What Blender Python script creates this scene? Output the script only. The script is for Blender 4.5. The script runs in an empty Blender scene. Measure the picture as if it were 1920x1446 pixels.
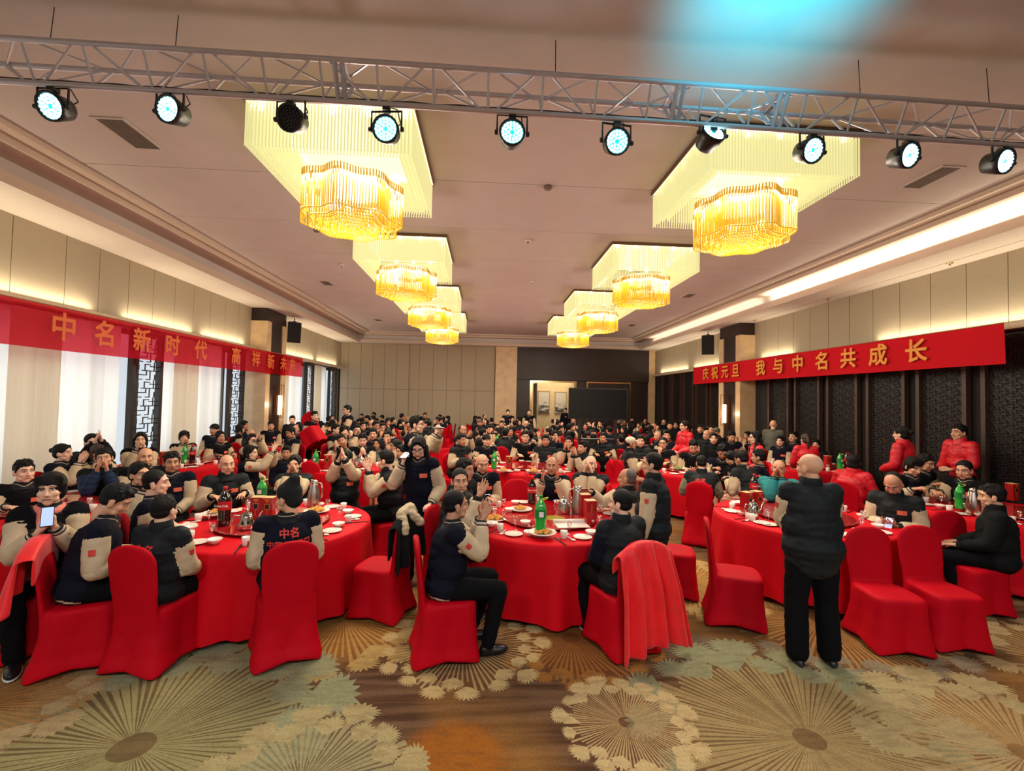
import bpy, bmesh, math, random
import numpy as np
from mathutils import Vector, Matrix, Euler
from mathutils.bvhtree import BVHTree
random.seed(7); rng = np.random.RandomState(7)
S = bpy.context.scene
COL = S.collection
PI = math.pi
# ------------------------------------------------------------------ camera
FPX, CXP, CYP = 850.0, 960.0, 723.0
CAM = np.array([0.0, 0.0, 2.1])
def cam_axes(yaw, pitch, roll):
    cy, sy = math.cos(yaw), math.sin(yaw)
    f = np.array([sy*math.cos(pitch), cy*math.cos(pitch), math.sin(pitch)])
    r0 = np.array([cy, -sy, 0.0]); u0 = np.cross(r0, f)
    return r0*math.cos(roll)+u0*math.sin(roll), -r0*math.sin(roll)+u0*math.cos(roll), f
CR, CU, CF = cam_axes(*np.radians([3.23, 1.76, 1.18]))
def at(px, py, x=None, y=None, z=None):
    d = CF + (px-CXP)/FPX*CR - (py-CYP)/FPX*CU
    if z is not None: t = (z-CAM[2])/d[2]
    elif y is not None: t = (y-CAM[1])/d[1]
    else: t = (x-CAM[0])/d[0]
    return Vector(CAM + t*d)
cd = bpy.data.cameras.new('camera'); cam = bpy.data.objects.new('camera', cd); COL.objects.link(cam)
cd.sensor_width = 36; cd.lens = FPX/1920*36; cd.clip_end = 200
cam.matrix_world = Matrix(((CR[0], CU[0], -CF[0], CAM[0]), (CR[1], CU[1], -CF[1], CAM[1]), (CR[2], CU[2], -CF[2], CAM[2]), (0, 0, 0, 1)))
S.camera = cam
# ------------------------------------------------------------------ world, exposure
S.view_settings.view_transform = 'Standard'; S.view_settings.look = 'None'
S.view_settings.gamma = 1; S.view_settings.use_curve_mapping = False
S.view_settings.exposure = 0.0
W = bpy.data.worlds.new('sky'); S.world = W; W.use_nodes = True
W.node_tree.nodes['Background'].inputs[0].default_value = (0.80, 0.91, 1.0, 1)
W.node_tree.nodes['Background'].inputs[1].default_value = 1.0
S.cycles.max_bounces = 6; S.cycles.diffuse_bounces = 3; S.cycles.glossy_bounces = 3
S.cycles.transmission_bounces = 4; S.cycles.transparent_max_bounces = 12
S.cycles.sample_clamp_indirect = 4.0; S.cycles.caustics_reflective = False; S.cycles.caustics_refractive = False
def lin(c):
    return tuple(((v/255)/12.92 if v/255 <= 0.04045 else ((v/255+0.055)/1.055)**2.4) for v in c)
def light(kind, name, loc, energy, color, size=1.0, size_y=None, rot=(0, 0, 0), **kw):
    ld = bpy.data.lights.new(name, kind); ld.energy = energy; ld.color = color
    if kind == 'AREA':
        ld.size = size
        if size_y: ld.shape = 'RECTANGLE'; ld.size_y = size_y
    elif kind in ('POINT', 'SPOT'): ld.shadow_soft_size = size
    for k, v in kw.items(): setattr(ld, k, v)
    o = bpy.data.objects.new(name, ld); o.location = loc; o.rotation_euler = rot; COL.objects.link(o)
    return o
# room box: left / right / back walls, soffit and tray ceiling heights
XL, XR, YB, YF, ZS, ZC = -6.97, 8.38, 22.05, -4.5, 4.65, 5.145
TR = 3.47                      # height of the lit ledge along the side walls
TXL, TXR, TYB = -5.5, 6.87, 21.2   # edge of the tray
CH = [(x, 5.53+3.75*k) for k in range(4) for x in (-1.67, 3.20)]
for i, (x, y) in enumerate(CH):
    light('AREA', 'chandelier_lamp', (x, y, 4.56), 165, (1.0, 0.91, 0.76), 1.35, rot=(0, 0, 0))
    light('POINT', 'chandelier_fill', (x, y, 3.80), 90, (1.0, 0.91, 0.77), 0.30)  # unseen point lamp added under each drum to brighten the ceiling
# unseen lamps added behind the camera to light the foreground
for x in (-3.0, 0.7, 4.4):
    light('AREA', 'stage_fill', (x, -1.6, 4.6), 170, (0.93, 0.94, 1.0), 0.9)
# daylight through the windows of the left wall
for y0 in (3.4, 6.9, 10.0, 13.1+2.7, 18.6):
    light('AREA', 'window_daylight', (XL-0.75, y0+1.1, 1.9), 42, (0.86, 0.94, 1.0), 2.2, 3.0, rot=(0, -PI/2, 0))
# light strips on the ledges
def strip(name, x, y0, y1, z, e, sx=0.05, tilt=0.0, c=(1.0, 0.84, 0.58)):
    light('AREA', name, (x, (y0+y1)/2, z), e, c, sx, y1-y0, rot=(PI, tilt, 0))
for y0, y1 in ((4.0, 8.3), (9.0, 11.0), (11.4, 13.3), (15.6, 18.5), (18.9, 21.3)):
    strip('ledge_light', XL+0.10, y0, y1, TR+0.03, 7*(y1-y0), tilt=0.1)
for y0, y1 in ((4.5, 9.2), (11.9, 13.3), (15.5, 17.8), (18.4, 21.3)):
    strip('ledge_light', XR-0.10, y0, y1, TR+0.03, 7*(y1-y0), tilt=-0.1)
strip('cove_light', TXR+0.50, 4.0, 11.5, 4.84, 60, c=(1.0, 0.84, 0.62))
strip('cove_light', TXR+0.50, 11.9, 20.0, 4.84, 22, c=(1.0, 0.84, 0.62))
# cyan beam of a stage lamp reaching the ceiling
o = light('SPOT', 'stage_beam', (1.75, 1.2, 3.9), 1100, (0.0, 0.72, 1.0), 0.25, spot_size=math.radians(46), spot_blend=1.0)
d = Vector((2.05, 2.75, 5.14))-Vector(o.location); o.rotation_euler = d.to_track_quat('-Z', 'Y').to_euler()
# corridor behind the back doorway
light('AREA', 'corridor_lamp', (3.6, 23.9, 3.2), 60, (1.0, 0.86, 0.62), 2.5)
# ------------------------------------------------------------------ material helpers
MATS = {}
def nt(m):
    m.use_nodes = True; t = m.node_tree; t.nodes.clear(); return t
def mat(name, rgb, rough=0.6, metal=0.0, var=0.08, scale=8.0, bump=0.0, bscale=60.0, emit=None, estr=0.0, sheen=0.0, coat=0.0, spec=0.5, alpha=1.0, trans=0.0):
    if name in MATS: return MATS[name]
    m = bpy.data.materials.new(name); t = nt(m); N = t.nodes; L = t.links
    out = N.new('ShaderNodeOutputMaterial'); b = N.new('ShaderNodeBsdfPrincipled'); L.new(b.outputs[0], out.inputs[0])
    c = lin(rgb)
    if var > 0:
        tc = N.new('ShaderNodeTexCoord'); nz = N.new('ShaderNodeTexNoise'); nz.inputs['Scale'].default_value = scale; nz.inputs['Detail'].default_value = 3
        L.new(tc.outputs['Object'], nz.inputs[0]); r = N.new('ShaderNodeValToRGB')
        r.color_ramp.elements[0].position = 0.3; r.color_ramp.elements[1].position = 0.7
        r.color_ramp.elements[0].color = (*[v*(1-var) for v in c], 1); r.color_ramp.elements[1].color = (*[min(1, v*(1+var)) for v in c], 1)
        L.new(nz.outputs[0], r.inputs[0]); L.new(r.outputs[0], b.inputs['Base Color'])
    else: b.inputs['Base Color'].default_value = (*c, 1)
    b.inputs['Roughness'].default_value = rough; b.inputs['Metallic'].default_value = metal
    b.inputs['Specular IOR Level'].default_value = spec
    if sheen: b.inputs['Sheen Weight'].default_value = sheen
    if coat: b.inputs['Coat Weight'].default_value = coat
    if alpha < 1: b.inputs['Alpha'].default_value = alpha
    if trans: b.inputs['Transmission Weight'].default_value = trans
    if emit: b.inputs['Emission Color'].default_value = (*lin(emit), 1); b.inputs['Emission Strength'].default_value = estr
    if bump:
        tc2 = N.new('ShaderNodeTexCoord'); n2 = N.new('ShaderNodeTexNoise'); n2.inputs['Scale'].default_value = bscale; L.new(tc2.outputs['Object'], n2.inputs[0])
        bp = N.new('ShaderNodeBump'); bp.inputs['Strength'].default_value = bump; bp.inputs['Distance'].default_value = 0.02
        L.new(n2.outputs[0], bp.inputs['Height']); L.new(bp.outputs[0], b.inputs['Normal'])
    if emit: m.cycles.emission_sampling = 'NONE'
    MATS[name] = m; return m
def quilt(name, rgb, freq=12.0):
    if name in MATS: return MATS[name]
    m = mat(name, rgb, rough=0.7, var=0.1, spec=0.2); t = m.node_tree; N = t.nodes; L = t.links; b = [n for n in N if n.type == 'BSDF_PRINCIPLED'][0]
    tc = N.new('ShaderNodeTexCoord'); w = N.new('ShaderNodeTexWave'); w.bands_direction = 'Z'; w.inputs['Scale'].default_value = freq*0.40; w.inputs['Distortion'].default_value = 2.5; w.inputs['Detail'].default_value = 2
    L.new(tc.outputs['Object'], w.inputs[0]); bp = N.new('ShaderNodeBump'); bp.inputs['Strength'].default_value = 0.28; bp.inputs['Distance'].default_value = 0.012
    L.new(w.outputs['Color'], bp.inputs['Height']); L.new(bp.outputs[0], b.inputs['Normal']); return m
# ------------------------------------------------------------------ mesh helpers
class MB:
    def __init__(s): s.v = []; s.f = []; s.m = []; s.n = 0
    def add(s, v, f, mi=0):
        v = np.asarray(v, float); s.v.append(v); s.f += [tuple(i+s.n for i in q) for q in f]; s.m += [mi]*len(f); s.n += len(v); return s
    def box(s, a, b, mi=0, M=None):
        x0, y0, z0 = a; x1, y1, z1 = b
        v = np.array([(x0, y0, z0), (x1, y0, z0), (x1, y1, z0), (x0, y1, z0), (x0, y0, z1), (x1, y0, z1), (x1, y1, z1), (x0, y1, z1)], float)
        if M is not None: v = v@M[0].T+M[1]
        return s.add(v, [(0, 3, 2, 1), (4, 5, 6, 7), (0, 1, 5, 4), (1, 2, 6, 5), (2, 3, 7, 6), (3, 0, 4, 7)], mi)
    def lathe(s, prof, c=(0, 0, 0), seg=16, mi=0, cap=True):
        n = len(prof); a = np.linspace(0, 2*PI, seg, endpoint=False); v = []
        for r, z in prof: v += [(c[0]+r*math.cos(t), c[1]+r*math.sin(t), c[2]+z) for t in a]
        f = [(i*seg+j, i*seg+(j+1) % seg, (i+1)*seg+(j+1) % seg, (i+1)*seg+j) for i in range(n-1) for j in range(seg)]
        if cap: f += [tuple(range(seg))[::-1], tuple(range((n-1)*seg, n*seg))]
        return s.add(v, f, mi)
    def tube(s, p, r, seg=8, mi=0):
        p = [Vector(q) for q in p]; rs = r if isinstance(r, (list, tuple)) else [r]*len(p); v = []
        up = Vector((0, 0, 1)); u = None
        for i, q in enumerate(p):
            d = (p[min(i+1, len(p)-1)]-p[max(i-1, 0)]).normalized()
            if u is None: u = d.cross(up if abs(d.z) < 0.9 else Vector((1, 0, 0))).normalized()
            else: u = (u-d*u.dot(d)).normalized()
            w = d.cross(u)
            v += [tuple(q+rs[i]*(math.cos(t)*u+math.sin(t)*w)) for t in np.linspace(0, 2*PI, seg, endpoint=False)]
        n = len(p)
        f = [(i*seg+j, i*seg+(j+1) % seg, (i+1)*seg+(j+1) % seg, (i+1)*seg+j) for i in range(n-1) for j in range(seg)]
        f += [tuple(range(seg))[::-1], tuple(range((n-1)*seg, n*seg))]
        return s.add(v, f, mi)
    def ball(s, c, r, seg=8, rings=6, mi=0, M=None):
        r = np.ones(3)*r if np.isscalar(r) else np.array(r, float); v = [(0, 0, -1)]
        for i in range(1, rings):
            t = -PI/2+PI*i/rings
            v += [(math.cos(t)*math.cos(a), math.cos(t)*math.sin(a), math.sin(t)) for a in np.linspace(0, 2*PI, seg, endpoint=False)]
        v.append((0, 0, 1)); v = np.array(v)*r
        if M is not None: v = v@np.asarray(M).T
        v = v+np.array(c); f = [(0, 1+(j+1) % seg, 1+j) for j in range(seg)]
        for i in range(rings-2): f += [(1+i*seg+j, 1+i*seg+(j+1) % seg, 1+(i+1)*seg+(j+1) % seg, 1+(i+1)*seg+j) for j in range(seg)]
        k = 1+(rings-1)*seg; f += [(k, k-seg+j, k-seg+(j+1) % seg) for j in range(seg)]
        return s.add(v, f, mi)
    def cap(s, p0, r0, p1, r1, seg=10, mi=0, sq=(1, 1)):
        """tapered capsule"""
        p0 = np.array(p0, float); p1 = np.array(p1, float); d = p1-p0; L = np.linalg.norm(d); d = d/max(L, 1e-9)
        a = np.array([1., 0, 0]) if abs(d[0]) < 0.8 else np.array([0, 1., 0])
        u = a-d*(a@d); u /= np.linalg.norm(u); w = np.cross(d, u); v = [p0-d*r0]
        for c, r, ts in ((p0, r0, (-60, -30, 0)), (p1, r1, (0, 30, 60))):
            for t in ts:
                t = math.radians(t); rr = r*math.cos(t)
                for an in np.linspace(0, 2*PI, seg, endpoint=False):
                    v.append(c+d*r*math.sin(t)+rr*(math.cos(an)*u*sq[0]+math.sin(an)*w*sq[1]))
        v.append(p1+d*r1); f = [(0, 1+(j+1) % seg, 1+j) for j in range(seg)]
        for i in range(5): f += [(1+i*seg+j, 1+i*seg+(j+1) % seg, 1+(i+1)*seg+(j+1) % seg, 1+(i+1)*seg+j) for j in range(seg)]
        k = 1+6*seg; f += [(k, k-seg+j, k-seg+(j+1) % seg) for j in range(seg)]
        return s.add(v, f, mi)
    def mesh(s, name, smooth=False):
        me = bpy.data.meshes.new(name); v = np.concatenate(s.v)
        me.from_pydata(v.tolist(), [], s.f); me.polygons.foreach_set('material_index', np.array(s.m, 'i'))
        if smooth: me.polygons.foreach_set('use_smooth', np.ones(len(s.f), bool))
        me.update(); return me
def obj(name, me, mats, parent=None, loc=None, rot=None, scale=None, M=None):
    o = bpy.data.objects.new(name, me); COL.objects.link(o)
    mats = mats if isinstance(mats, (list, tuple)) else [mats]
    while len(me.materials) < len(mats): me.materials.append(mats[len(me.materials)])
    for i, m in enumerate(mats):
        if me.materials[i] is not m:
            o.material_slots[i].link = 'OBJECT'; o.material_slots[i].material = m
    if parent: o.parent = parent
    if M is not None: o.matrix_basis = M
    if loc is not None: o.location = loc
    if rot is not None: o.rotation_euler = rot
    if scale is not None: o.scale = (scale,)*3 if np.isscalar(scale) else scale
    return o
def tag(o, label, cat=None, group=None):
    o['label'] = label
    if cat: o['category'] = cat
    if group: o['group'] = group
    return o
def thing(name, label, cat, loc=(0, 0, 0), rz=0.0, group=None, scale=None, rot=None):
    o = bpy.data.objects.new(name, None); COL.objects.link(o); o.location = loc; o.rotation_euler = rot or (0, 0, rz); o.empty_display_size = 0.1
    if scale: o.scale = (scale,)*3
    return tag(o, label, cat, group)
def struct(name, me, m, parent=None, **kw):
    o = obj(name, me, m, parent, **kw)
    if parent is None: o['kind'] = 'structure'
    return o
def text_mesh(txt, size, thick=0.0, bold=0.0, name='lettering'):
    cu = bpy.data.curves.new('t', 'FONT'); cu.body = txt; cu.size = size; cu.extrude = thick; cu.offset = bold; cu.align_x = 'CENTER'; cu.align_y = 'CENTER'; cu.resolution_u = 3
    o = bpy.data.objects.new('t', cu); WORK.collection.objects.link(o); vl = WORK.view_layers[0]; vl.update()
    me = bpy.data.meshes.new_from_object(o.evaluated_get(vl.depsgraph)); me.name = name
    bpy.data.objects.remove(o); bpy.data.curves.remove(cu); return me
WORK = bpy.data.scenes.new('work')
def remesh(mb, voxel, smooth=6, fac=0.5, name='body'):
    me = mb.mesh(name); o = bpy.data.objects.new('r', me); WORK.collection.objects.link(o)
    md = o.modifiers.new('r', 'REMESH'); md.mode = 'VOXEL'; md.voxel_size = voxel; md.use_smooth_shade = True
    if smooth: sm = o.modifiers.new('s', 'SMOOTH'); sm.factor = fac; sm.iterations = smooth
    vl = WORK.view_layers[0]; vl.update(); r = bpy.data.meshes.new_from_object(o.evaluated_get(vl.depsgraph)); r.name = name
    bpy.data.objects.remove(o); bpy.data.meshes.remove(me); r.polygons.foreach_set('use_smooth', np.ones(len(r.polygons), bool)); return r
def mesh_arrays(me):
    n = len(me.vertices); v = np.empty(n*3); me.vertices.foreach_get('co', v); return v.reshape(-1, 3), [tuple(p.vertices) for p in me.polygons], [p.material_index for p in me.polygons]
def face_centres(me):
    c = np.empty(len(me.polygons)*3); me.polygons.foreach_get('center', c); return c.reshape(-1, 3)
# ================================================================== setting
GOLDT = lin((205, 160, 60))
def carpet():
    m = bpy.data.materials.new('carpet'); t = nt(m); N = t.nodes; L = t.links
    def sock(x):
        return x
    def math_(op, a, b=None, c=None, clamp=False, tr=None):
        T = tr or t; n = T.nodes.new('ShaderNodeMath'); n.operation = op; n.use_clamp = clamp
        for i, q in enumerate((a, b, c)):
            if q is None: continue
            if isinstance(q, (int, float)): n.inputs[i].default_value = q
            else: T.links.new(q, n.inputs[i])
        return n.outputs[0]
    g = bpy.data.node_groups.new('dandelion', 'ShaderNodeTree')
    for nm in ('X', 'Y', 'Noise', 'CX', 'CY', 'R', 'Spokes', 'Heads', 'Head size', 'Line', 'Grain'): g.interface.new_socket(nm, in_out='INPUT', socket_type='NodeSocketFloat')
    for nm in ('Spoke', 'Puff', 'Disc'): g.interface.new_socket(nm, in_out='OUTPUT', socket_type='NodeSocketFloat')
    gi = g.nodes.new('NodeGroupInput'); go = g.nodes.new('NodeGroupOutput'); I = gi.outputs
    q = lambda *a, **k: math_(*a, tr=g, **k)
    dx = q('SUBTRACT', I['X'], I['CX']); dy = q('SUBTRACT', I['Y'], I['CY'])
    r = q('SQRT', q('ADD', q('MULTIPLY', dx, dx), q('MULTIPLY', dy, dy))); rn = q('DIVIDE', r, I['R'])
    th = q('ARCTAN2', dy, dx); thn = q('ADD', q('DIVIDE', th, 2*PI), 0.5)
    rn2 = q('ADD', rn, q('MULTIPLY', q('SUBTRACT', I['Noise'], 0.5), 0.10))
    # spokes: irregular widths from the grain
    cell = q('MULTIPLY', thn, I['Spokes']); fl = q('FLOOR', cell)
    h = q('FRACT', q('MULTIPLY', q('SINE', q('MULTIPLY', fl, 12.9898)), 437.5)); fr = q('ABSOLUTE', q('SUBTRACT', q('FRACT', cell), 0.5))
    wid = q('MULTIPLY', q('MULTIPLY_ADD', h, 0.8, 0.6), I['Line'])
    ln = q('LESS_THAN', fr, wid); ins = q('LESS_THAN', rn2, q('MULTIPLY_ADD', h, 0.30, 0.66)); core = q('GREATER_THAN', rn2, 0.10)
    L2 = g.links; L2.new(q('MULTIPLY', q('MULTIPLY', ln, ins), core), go.inputs['Spoke'])
    # seed heads around the rim, in two rings
    res = None
    for k, (off, rr) in enumerate(((0.0, 0.92), (0.5, 0.74))):
        c2 = q('ADD', q('MULTIPLY', thn, I['Heads']), off); f2 = q('FLOOR', c2)
        h2 = q('FRACT', q('MULTIPLY', q('SINE', q('MULTIPLY', f2, 7.31+k)), 91.7))
        u = q('MULTIPLY', q('SUBTRACT', q('FRACT', c2), 0.5), q('DIVIDE', q('MULTIPLY', rn, 2*PI), I['Heads']))
        v = q('SUBTRACT', rn, q('MULTIPLY_ADD', h2, 0.12, rr-0.06))
        v = q('MULTIPLY', v, 1.2); u = q('DIVIDE', u, q('MULTIPLY_ADD', q('MAXIMUM', q('MINIMUM', v, 0.12), -0.12), 4.0, 1.0))
        jag = q('MULTIPLY', q('ABSOLUTE', q('SUBTRACT', q('FRACT', q('MULTIPLY', q('ARCTAN2', v, u), 3.6)), 0.5)), 0.11)
        dd = q('ADD', q('SQRT', q('ADD', q('MULTIPLY', u, u), q('MULTIPLY', v, v))), q('MULTIPLY', jag, q('GREATER_THAN', v, 0.0)))
        sz = q('MULTIPLY', I['Head size'], q('MULTIPLY_ADD', h2, 0.5, 0.65 if k else 0.8))
        a = q('LESS_THAN', dd, sz)
        if k: a = q('MULTIPLY', a, q('GREATER_THAN', h2, 0.45))
        res = a if res is None else q('MAXIMUM', res, a)
    L2.new(res, go.inputs['Puff'])
    mr = g.nodes.new('ShaderNodeMapRange'); mr.interpolation_type = 'SMOOTHSTEP'; L2.new(rn2, mr.inputs[0]); mr.inputs[1].default_value = 0.55; mr.inputs[2].default_value = 1.05; mr.inputs[3].default_value = 1; mr.inputs[4].default_value = 0
    L2.new(mr.outputs[0], go.inputs['Disc'])
    out = N.new('ShaderNodeOutputMaterial'); b = N.new('ShaderNodeBsdfPrincipled'); L.new(b.outputs[0], out.inputs[0]); b.inputs['Roughness'].default_value = 0.95; b.inputs['Specular IOR Level'].default_value = 0.1
    tc = N.new('ShaderNodeTexCoord'); sx = N.new('ShaderNodeSeparateXYZ'); L.new(tc.outputs['Object'], sx.inputs[0])
    def noise(scale, det=3, sc=(1, 1, 1), rough=0.5):
        mp = N.new('ShaderNodeMapping'); mp.inputs['Scale'].default_value = sc; L.new(tc.outputs['Object'], mp.inputs[0])
        n = N.new('ShaderNodeTexNoise'); n.inputs['Scale'].default_value = scale; n.inputs['Detail'].default_value = det; n.inputs['Roughness'].default_value = rough; L.new(mp.outputs[0], n.inputs[0]); return n.outputs[0]
    def mix(f, a, bb, mode='MIX'):
        n = N.new('ShaderNodeMix'); n.data_type = 'RGBA'; n.blend_type = mode; n.clamp_result = True
        for i, qv in ((0, f), (6, a), (7, bb)):
            if isinstance(qv, (int, float)): n.inputs[i].default_value = qv
            elif isinstance(qv, tuple): n.inputs[i].default_value = (*lin(qv), 1) if len(qv) == 3 else qv
            else: L.new(qv, n.inputs[i])
        return n.outputs[2]
    def ramp(x, a, bb):
        n = N.new('ShaderNodeMapRange'); n.interpolation_type = 'SMOOTHSTEP'; L.new(x, n.inputs[0]); n.inputs[1].default_value = a; n.inputs[2].default_value = bb; return n.outputs[0]
    nb = noise(1.6, 4); streak = noise(1.0, 5, (0.9, 14, 1)); blot = noise(0.55, 3); fine = noise(55, 2); blot2 = noise(0.8, 3, (1, 1, 1)); md = noise(6, 4, (1, 3, 1))
    col = mix(ramp(streak, 0.35, 0.65), (84, 60, 44), (124, 97, 74))
    col = mix(math_('MULTIPLY', ramp(blot, 0.50, 0.66), 0.75), col, (168, 122, 56))
    col = mix(math_('MULTIPLY', ramp(blot2, 0.56, 0.70), 0.6), col, (128, 126, 112))
    fl = [  # x, y, radius, spokes, heads, head size, line, disc colour, disc strength, spoke colour, puff colour
        (-0.15, 2.72, 0.36, 60, 16, 0.0, 0.20, (176, 110, 36), 0.85, (160, 98, 34), (170, 120, 50)),
        (0.80, 4.05, 0.74, 44, 15, 0.13, 0.22, (132, 80, 40), 0.8, (168, 118, 58), (168, 118, 58)),
        (-1.30, 4.45, 0.95, 46, 17, 0.14, 0.2, (170, 120, 50), 0.7, (196, 160, 96), (196, 172, 110)),
        (3.35, 4.35, 1.05, 60, 18, 0.12, 0.2, (150, 100, 44), 0.75, (190, 155, 100), (150, 140, 118)),
        (-2.04, 2.87, 1.15, 52, 15, 0.17, 0.33, (132, 124, 84), 0.55, (172, 172, 124), (160, 168, 134)),
        (-0.95, 2.55, 0.62, 40, 12, 0.17, 0.30, (122, 128, 106), 0.5, (178, 172, 128), (188, 178, 132)),
        (2.08, 2.81, 1.10, 62, 17, 0.15, 0.34, (150, 128, 84), 0.5, (186, 168, 118), (164, 170, 134)),
        (3.35, 2.65, 0.85, 44, 13, 0.17, 0.3, (156, 130, 90), 0.4, (190, 168, 122), (190, 176, 130)),
        (-0.15, 3.97, 0.72, 50, 17, 0.12, 0.17, (118, 88, 58), 0.45, (206, 182, 128), (212, 192, 138)),
        (0.966, 2.985, 0.47, 58, 16, 0.15, 0.26, (120, 84, 52), 0.5, (206, 182, 134), (216, 196, 146)),
        (-3.4, 3.25, 0.8, 46, 14, 0.14, 0.25, (160, 112, 46), 0.6, (188, 150, 92), (196, 180, 136)),
        (-1.2, 6.9, 1.0, 46, 16, 0.14, 0.25, (170, 125, 60), 0.6, (205, 175, 110), (205, 180, 120)),
        (5.2, 3.4, 1.0, 46, 16, 0.13, 0.25, (150, 112, 66), 0.6, (190, 160, 110), (196, 176, 130)),
        (2.4, 5.2, 0.9, 46, 16, 0.14, 0.25, (176, 128, 60), 0.6, (205, 175, 110), (205, 180, 120)),
    ]
    for x, y, R, sp, hd, hs, lw, dc, ds, sc, pc in fl:
        n = N.new('ShaderNodeGroup'); n.node_tree = g; L.new(sx.outputs[0], n.inputs['X']); L.new(sx.outputs[1], n.inputs['Y']); L.new(nb, n.inputs['Noise'])
        for k, v in (('CX', x), ('CY', y), ('R', R), ('Spokes', int(sp*1.6)), ('Heads', hd), ('Head size', hs), ('Line', lw)): n.inputs[k].default_value = v
        col = mix(math_('MULTIPLY', n.outputs['Disc'], ds), col, dc)
        col = mix(math_('MULTIPLY', n.outputs['Spoke'], math_('MULTIPLY_ADD', md, 0.8, 0.42)), col, sc)
        col = mix(math_('MULTIPLY', n.outputs['Puff'], 0.92), col, pc)
    col = mix(math_('MULTIPLY', ramp(md, 0.42, 0.7), 0.28), col, (92, 70, 54))
    col = mix(0.35, col, mix(fine, (70, 60, 50), (255, 250, 240)), 'OVERLAY')
    col = mix(1.0, col, (222, 214, 206), 'MULTIPLY'); L.new(col, b.inputs['Base Color']); bp = N.new('ShaderNodeBump'); bp.inputs['Strength'].default_value = 0.5; bp.inputs['Distance'].default_value = 0.006
    L.new(noise(220, 1), bp.inputs['Height']); L.new(bp.outputs[0], b.inputs['Normal'])
    return m
fm = MB().box((-9, YF, -0.1), (12, 27, 0)).mesh('floor'); struct('floor', fm, carpet())
# --- materials of the room
M_ceil = mat('ceiling_paint', (204, 194, 190), rough=0.85, var=0.03, scale=2, spec=0.2)
M_step = mat('tray_step_paint', (208, 190, 174), rough=0.8, var=0.02, spec=0.2)
M_soff = mat('soffit_paint', (232, 222, 212), rough=0.85, var=0.02, spec=0.2)
M_fab = mat('wall_fabric', (172, 160, 136), rough=0.75, var=0.05, scale=60, bump=0.35, bscale=3.0)
M_fabb = mat('back_wall_fabric', (172, 158, 134), rough=0.8, var=0.04, scale=40, bump=0.1, bscale=80)
M_wallb = mat('wall_backing', (66, 56, 44), rough=0.9)
M_mar = mat('beige_marble', (214, 184, 142), rough=0.35, var=0.12, scale=3.5)
M_dark = mat('dark_wood', (42, 26, 22), rough=0.45, var=0.25, scale=6)
M_dkpan = mat('dark_header', (46, 32, 27), rough=0.5, var=0.2, scale=2)
M_lat = mat('lattice_wood', (34, 24, 20), rough=0.5)
M_ledge = mat('ledge_paint', (206, 188, 160), rough=0.6)
# --- ceiling: flat panels with seams, tray steps, soffit
seams = [YF, 1.2, 2.95, 4.7, 6.3, 8.05, 9.8, 11.55, 13.3, 15.05, 16.8, 18.55, TYB]
base = MB().box((TXL-0.1, YF, ZC+0.012), (TXR+0.1, TYB+0.1, ZC+0.1)).mesh('ceiling'); ceil = struct('ceiling', base, mat('seam_gap', (120, 98, 86), rough=0.9))
for a, b in zip(seams[:-1], seams[1:]):
    obj('panel', MB().box((TXL, a+0.006, ZC), (TXR, b-0.006, ZC+0.012)).mesh('panel'), M_ceil, ceil)
prof = [(0, ZC+0.02), (0, 5.08), (0.20, 5.08), (0.20, 5.0), (0.62, 5.0), (0.62, 4.80), (0.50, 4.80), (0.50, ZS)]
def tray(o0, z0, o1, z1):
    pts = []
    for o_, z_ in ((o0, z0), (o1, z1)):
        xl, xr, yb = TXL-o_, TXR+o_, TYB+o_*0.8
        pts.append([(xl, YF, z_), (xl, yb, z_), (xr, yb, z_), (xr, YF, z_)])
    v = pts[0]+pts[1]; return v, [(i, i+1, i+5, i+4) for i in range(3)]
for i in range(len(prof)-1):
    v, f = tray(*prof[i], *prof[i+1]); struct('trim_%d' % (i+1), MB().add(v, f).mesh('step'), M_step if i != 4 else M_ceil, ceil)
o_ = 0.50; xl, xr, yb = TXL-o_, TXR+o_, TYB+o_*0.8
sm = MB().box((XL-0.2, YF, ZS), (xl-0.004, YB+0.2, ZS+0.1)).box((xr+0.004, YF, ZS), (XR+0.2, YB+0.2, ZS+0.1)).box((xl, yb+0.004, ZS), (xr, YB+0.2, ZS+0.1)).mesh('soffit')
struct('trim_8', sm, M_soff, ceil)
struct('trim_9', MB().box((xr+0.62, YF, ZS-0.004), (xr+0.635, YB-0.2, ZS+0.001)).mesh('groove'), mat('groove', (190, 176, 160)), ceil)
struct('trim_10', MB().box((XL-1.5, YF-0.2, ZC+0.1), (XR+1, YB+1, ZC+0.2)).box((XL-0.3, YF-0.2, ZS), (XL-0.1, YB, ZC+0.1)).box((XR+0.2, YF, ZS), (XR+0.3, YB, ZC+0.1)).box((xl-.3, YB+0.25, ZS), (xr+.5, YB+0.4, ZC+0.1)).mesh('slab'), M_ceil, ceil)
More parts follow.
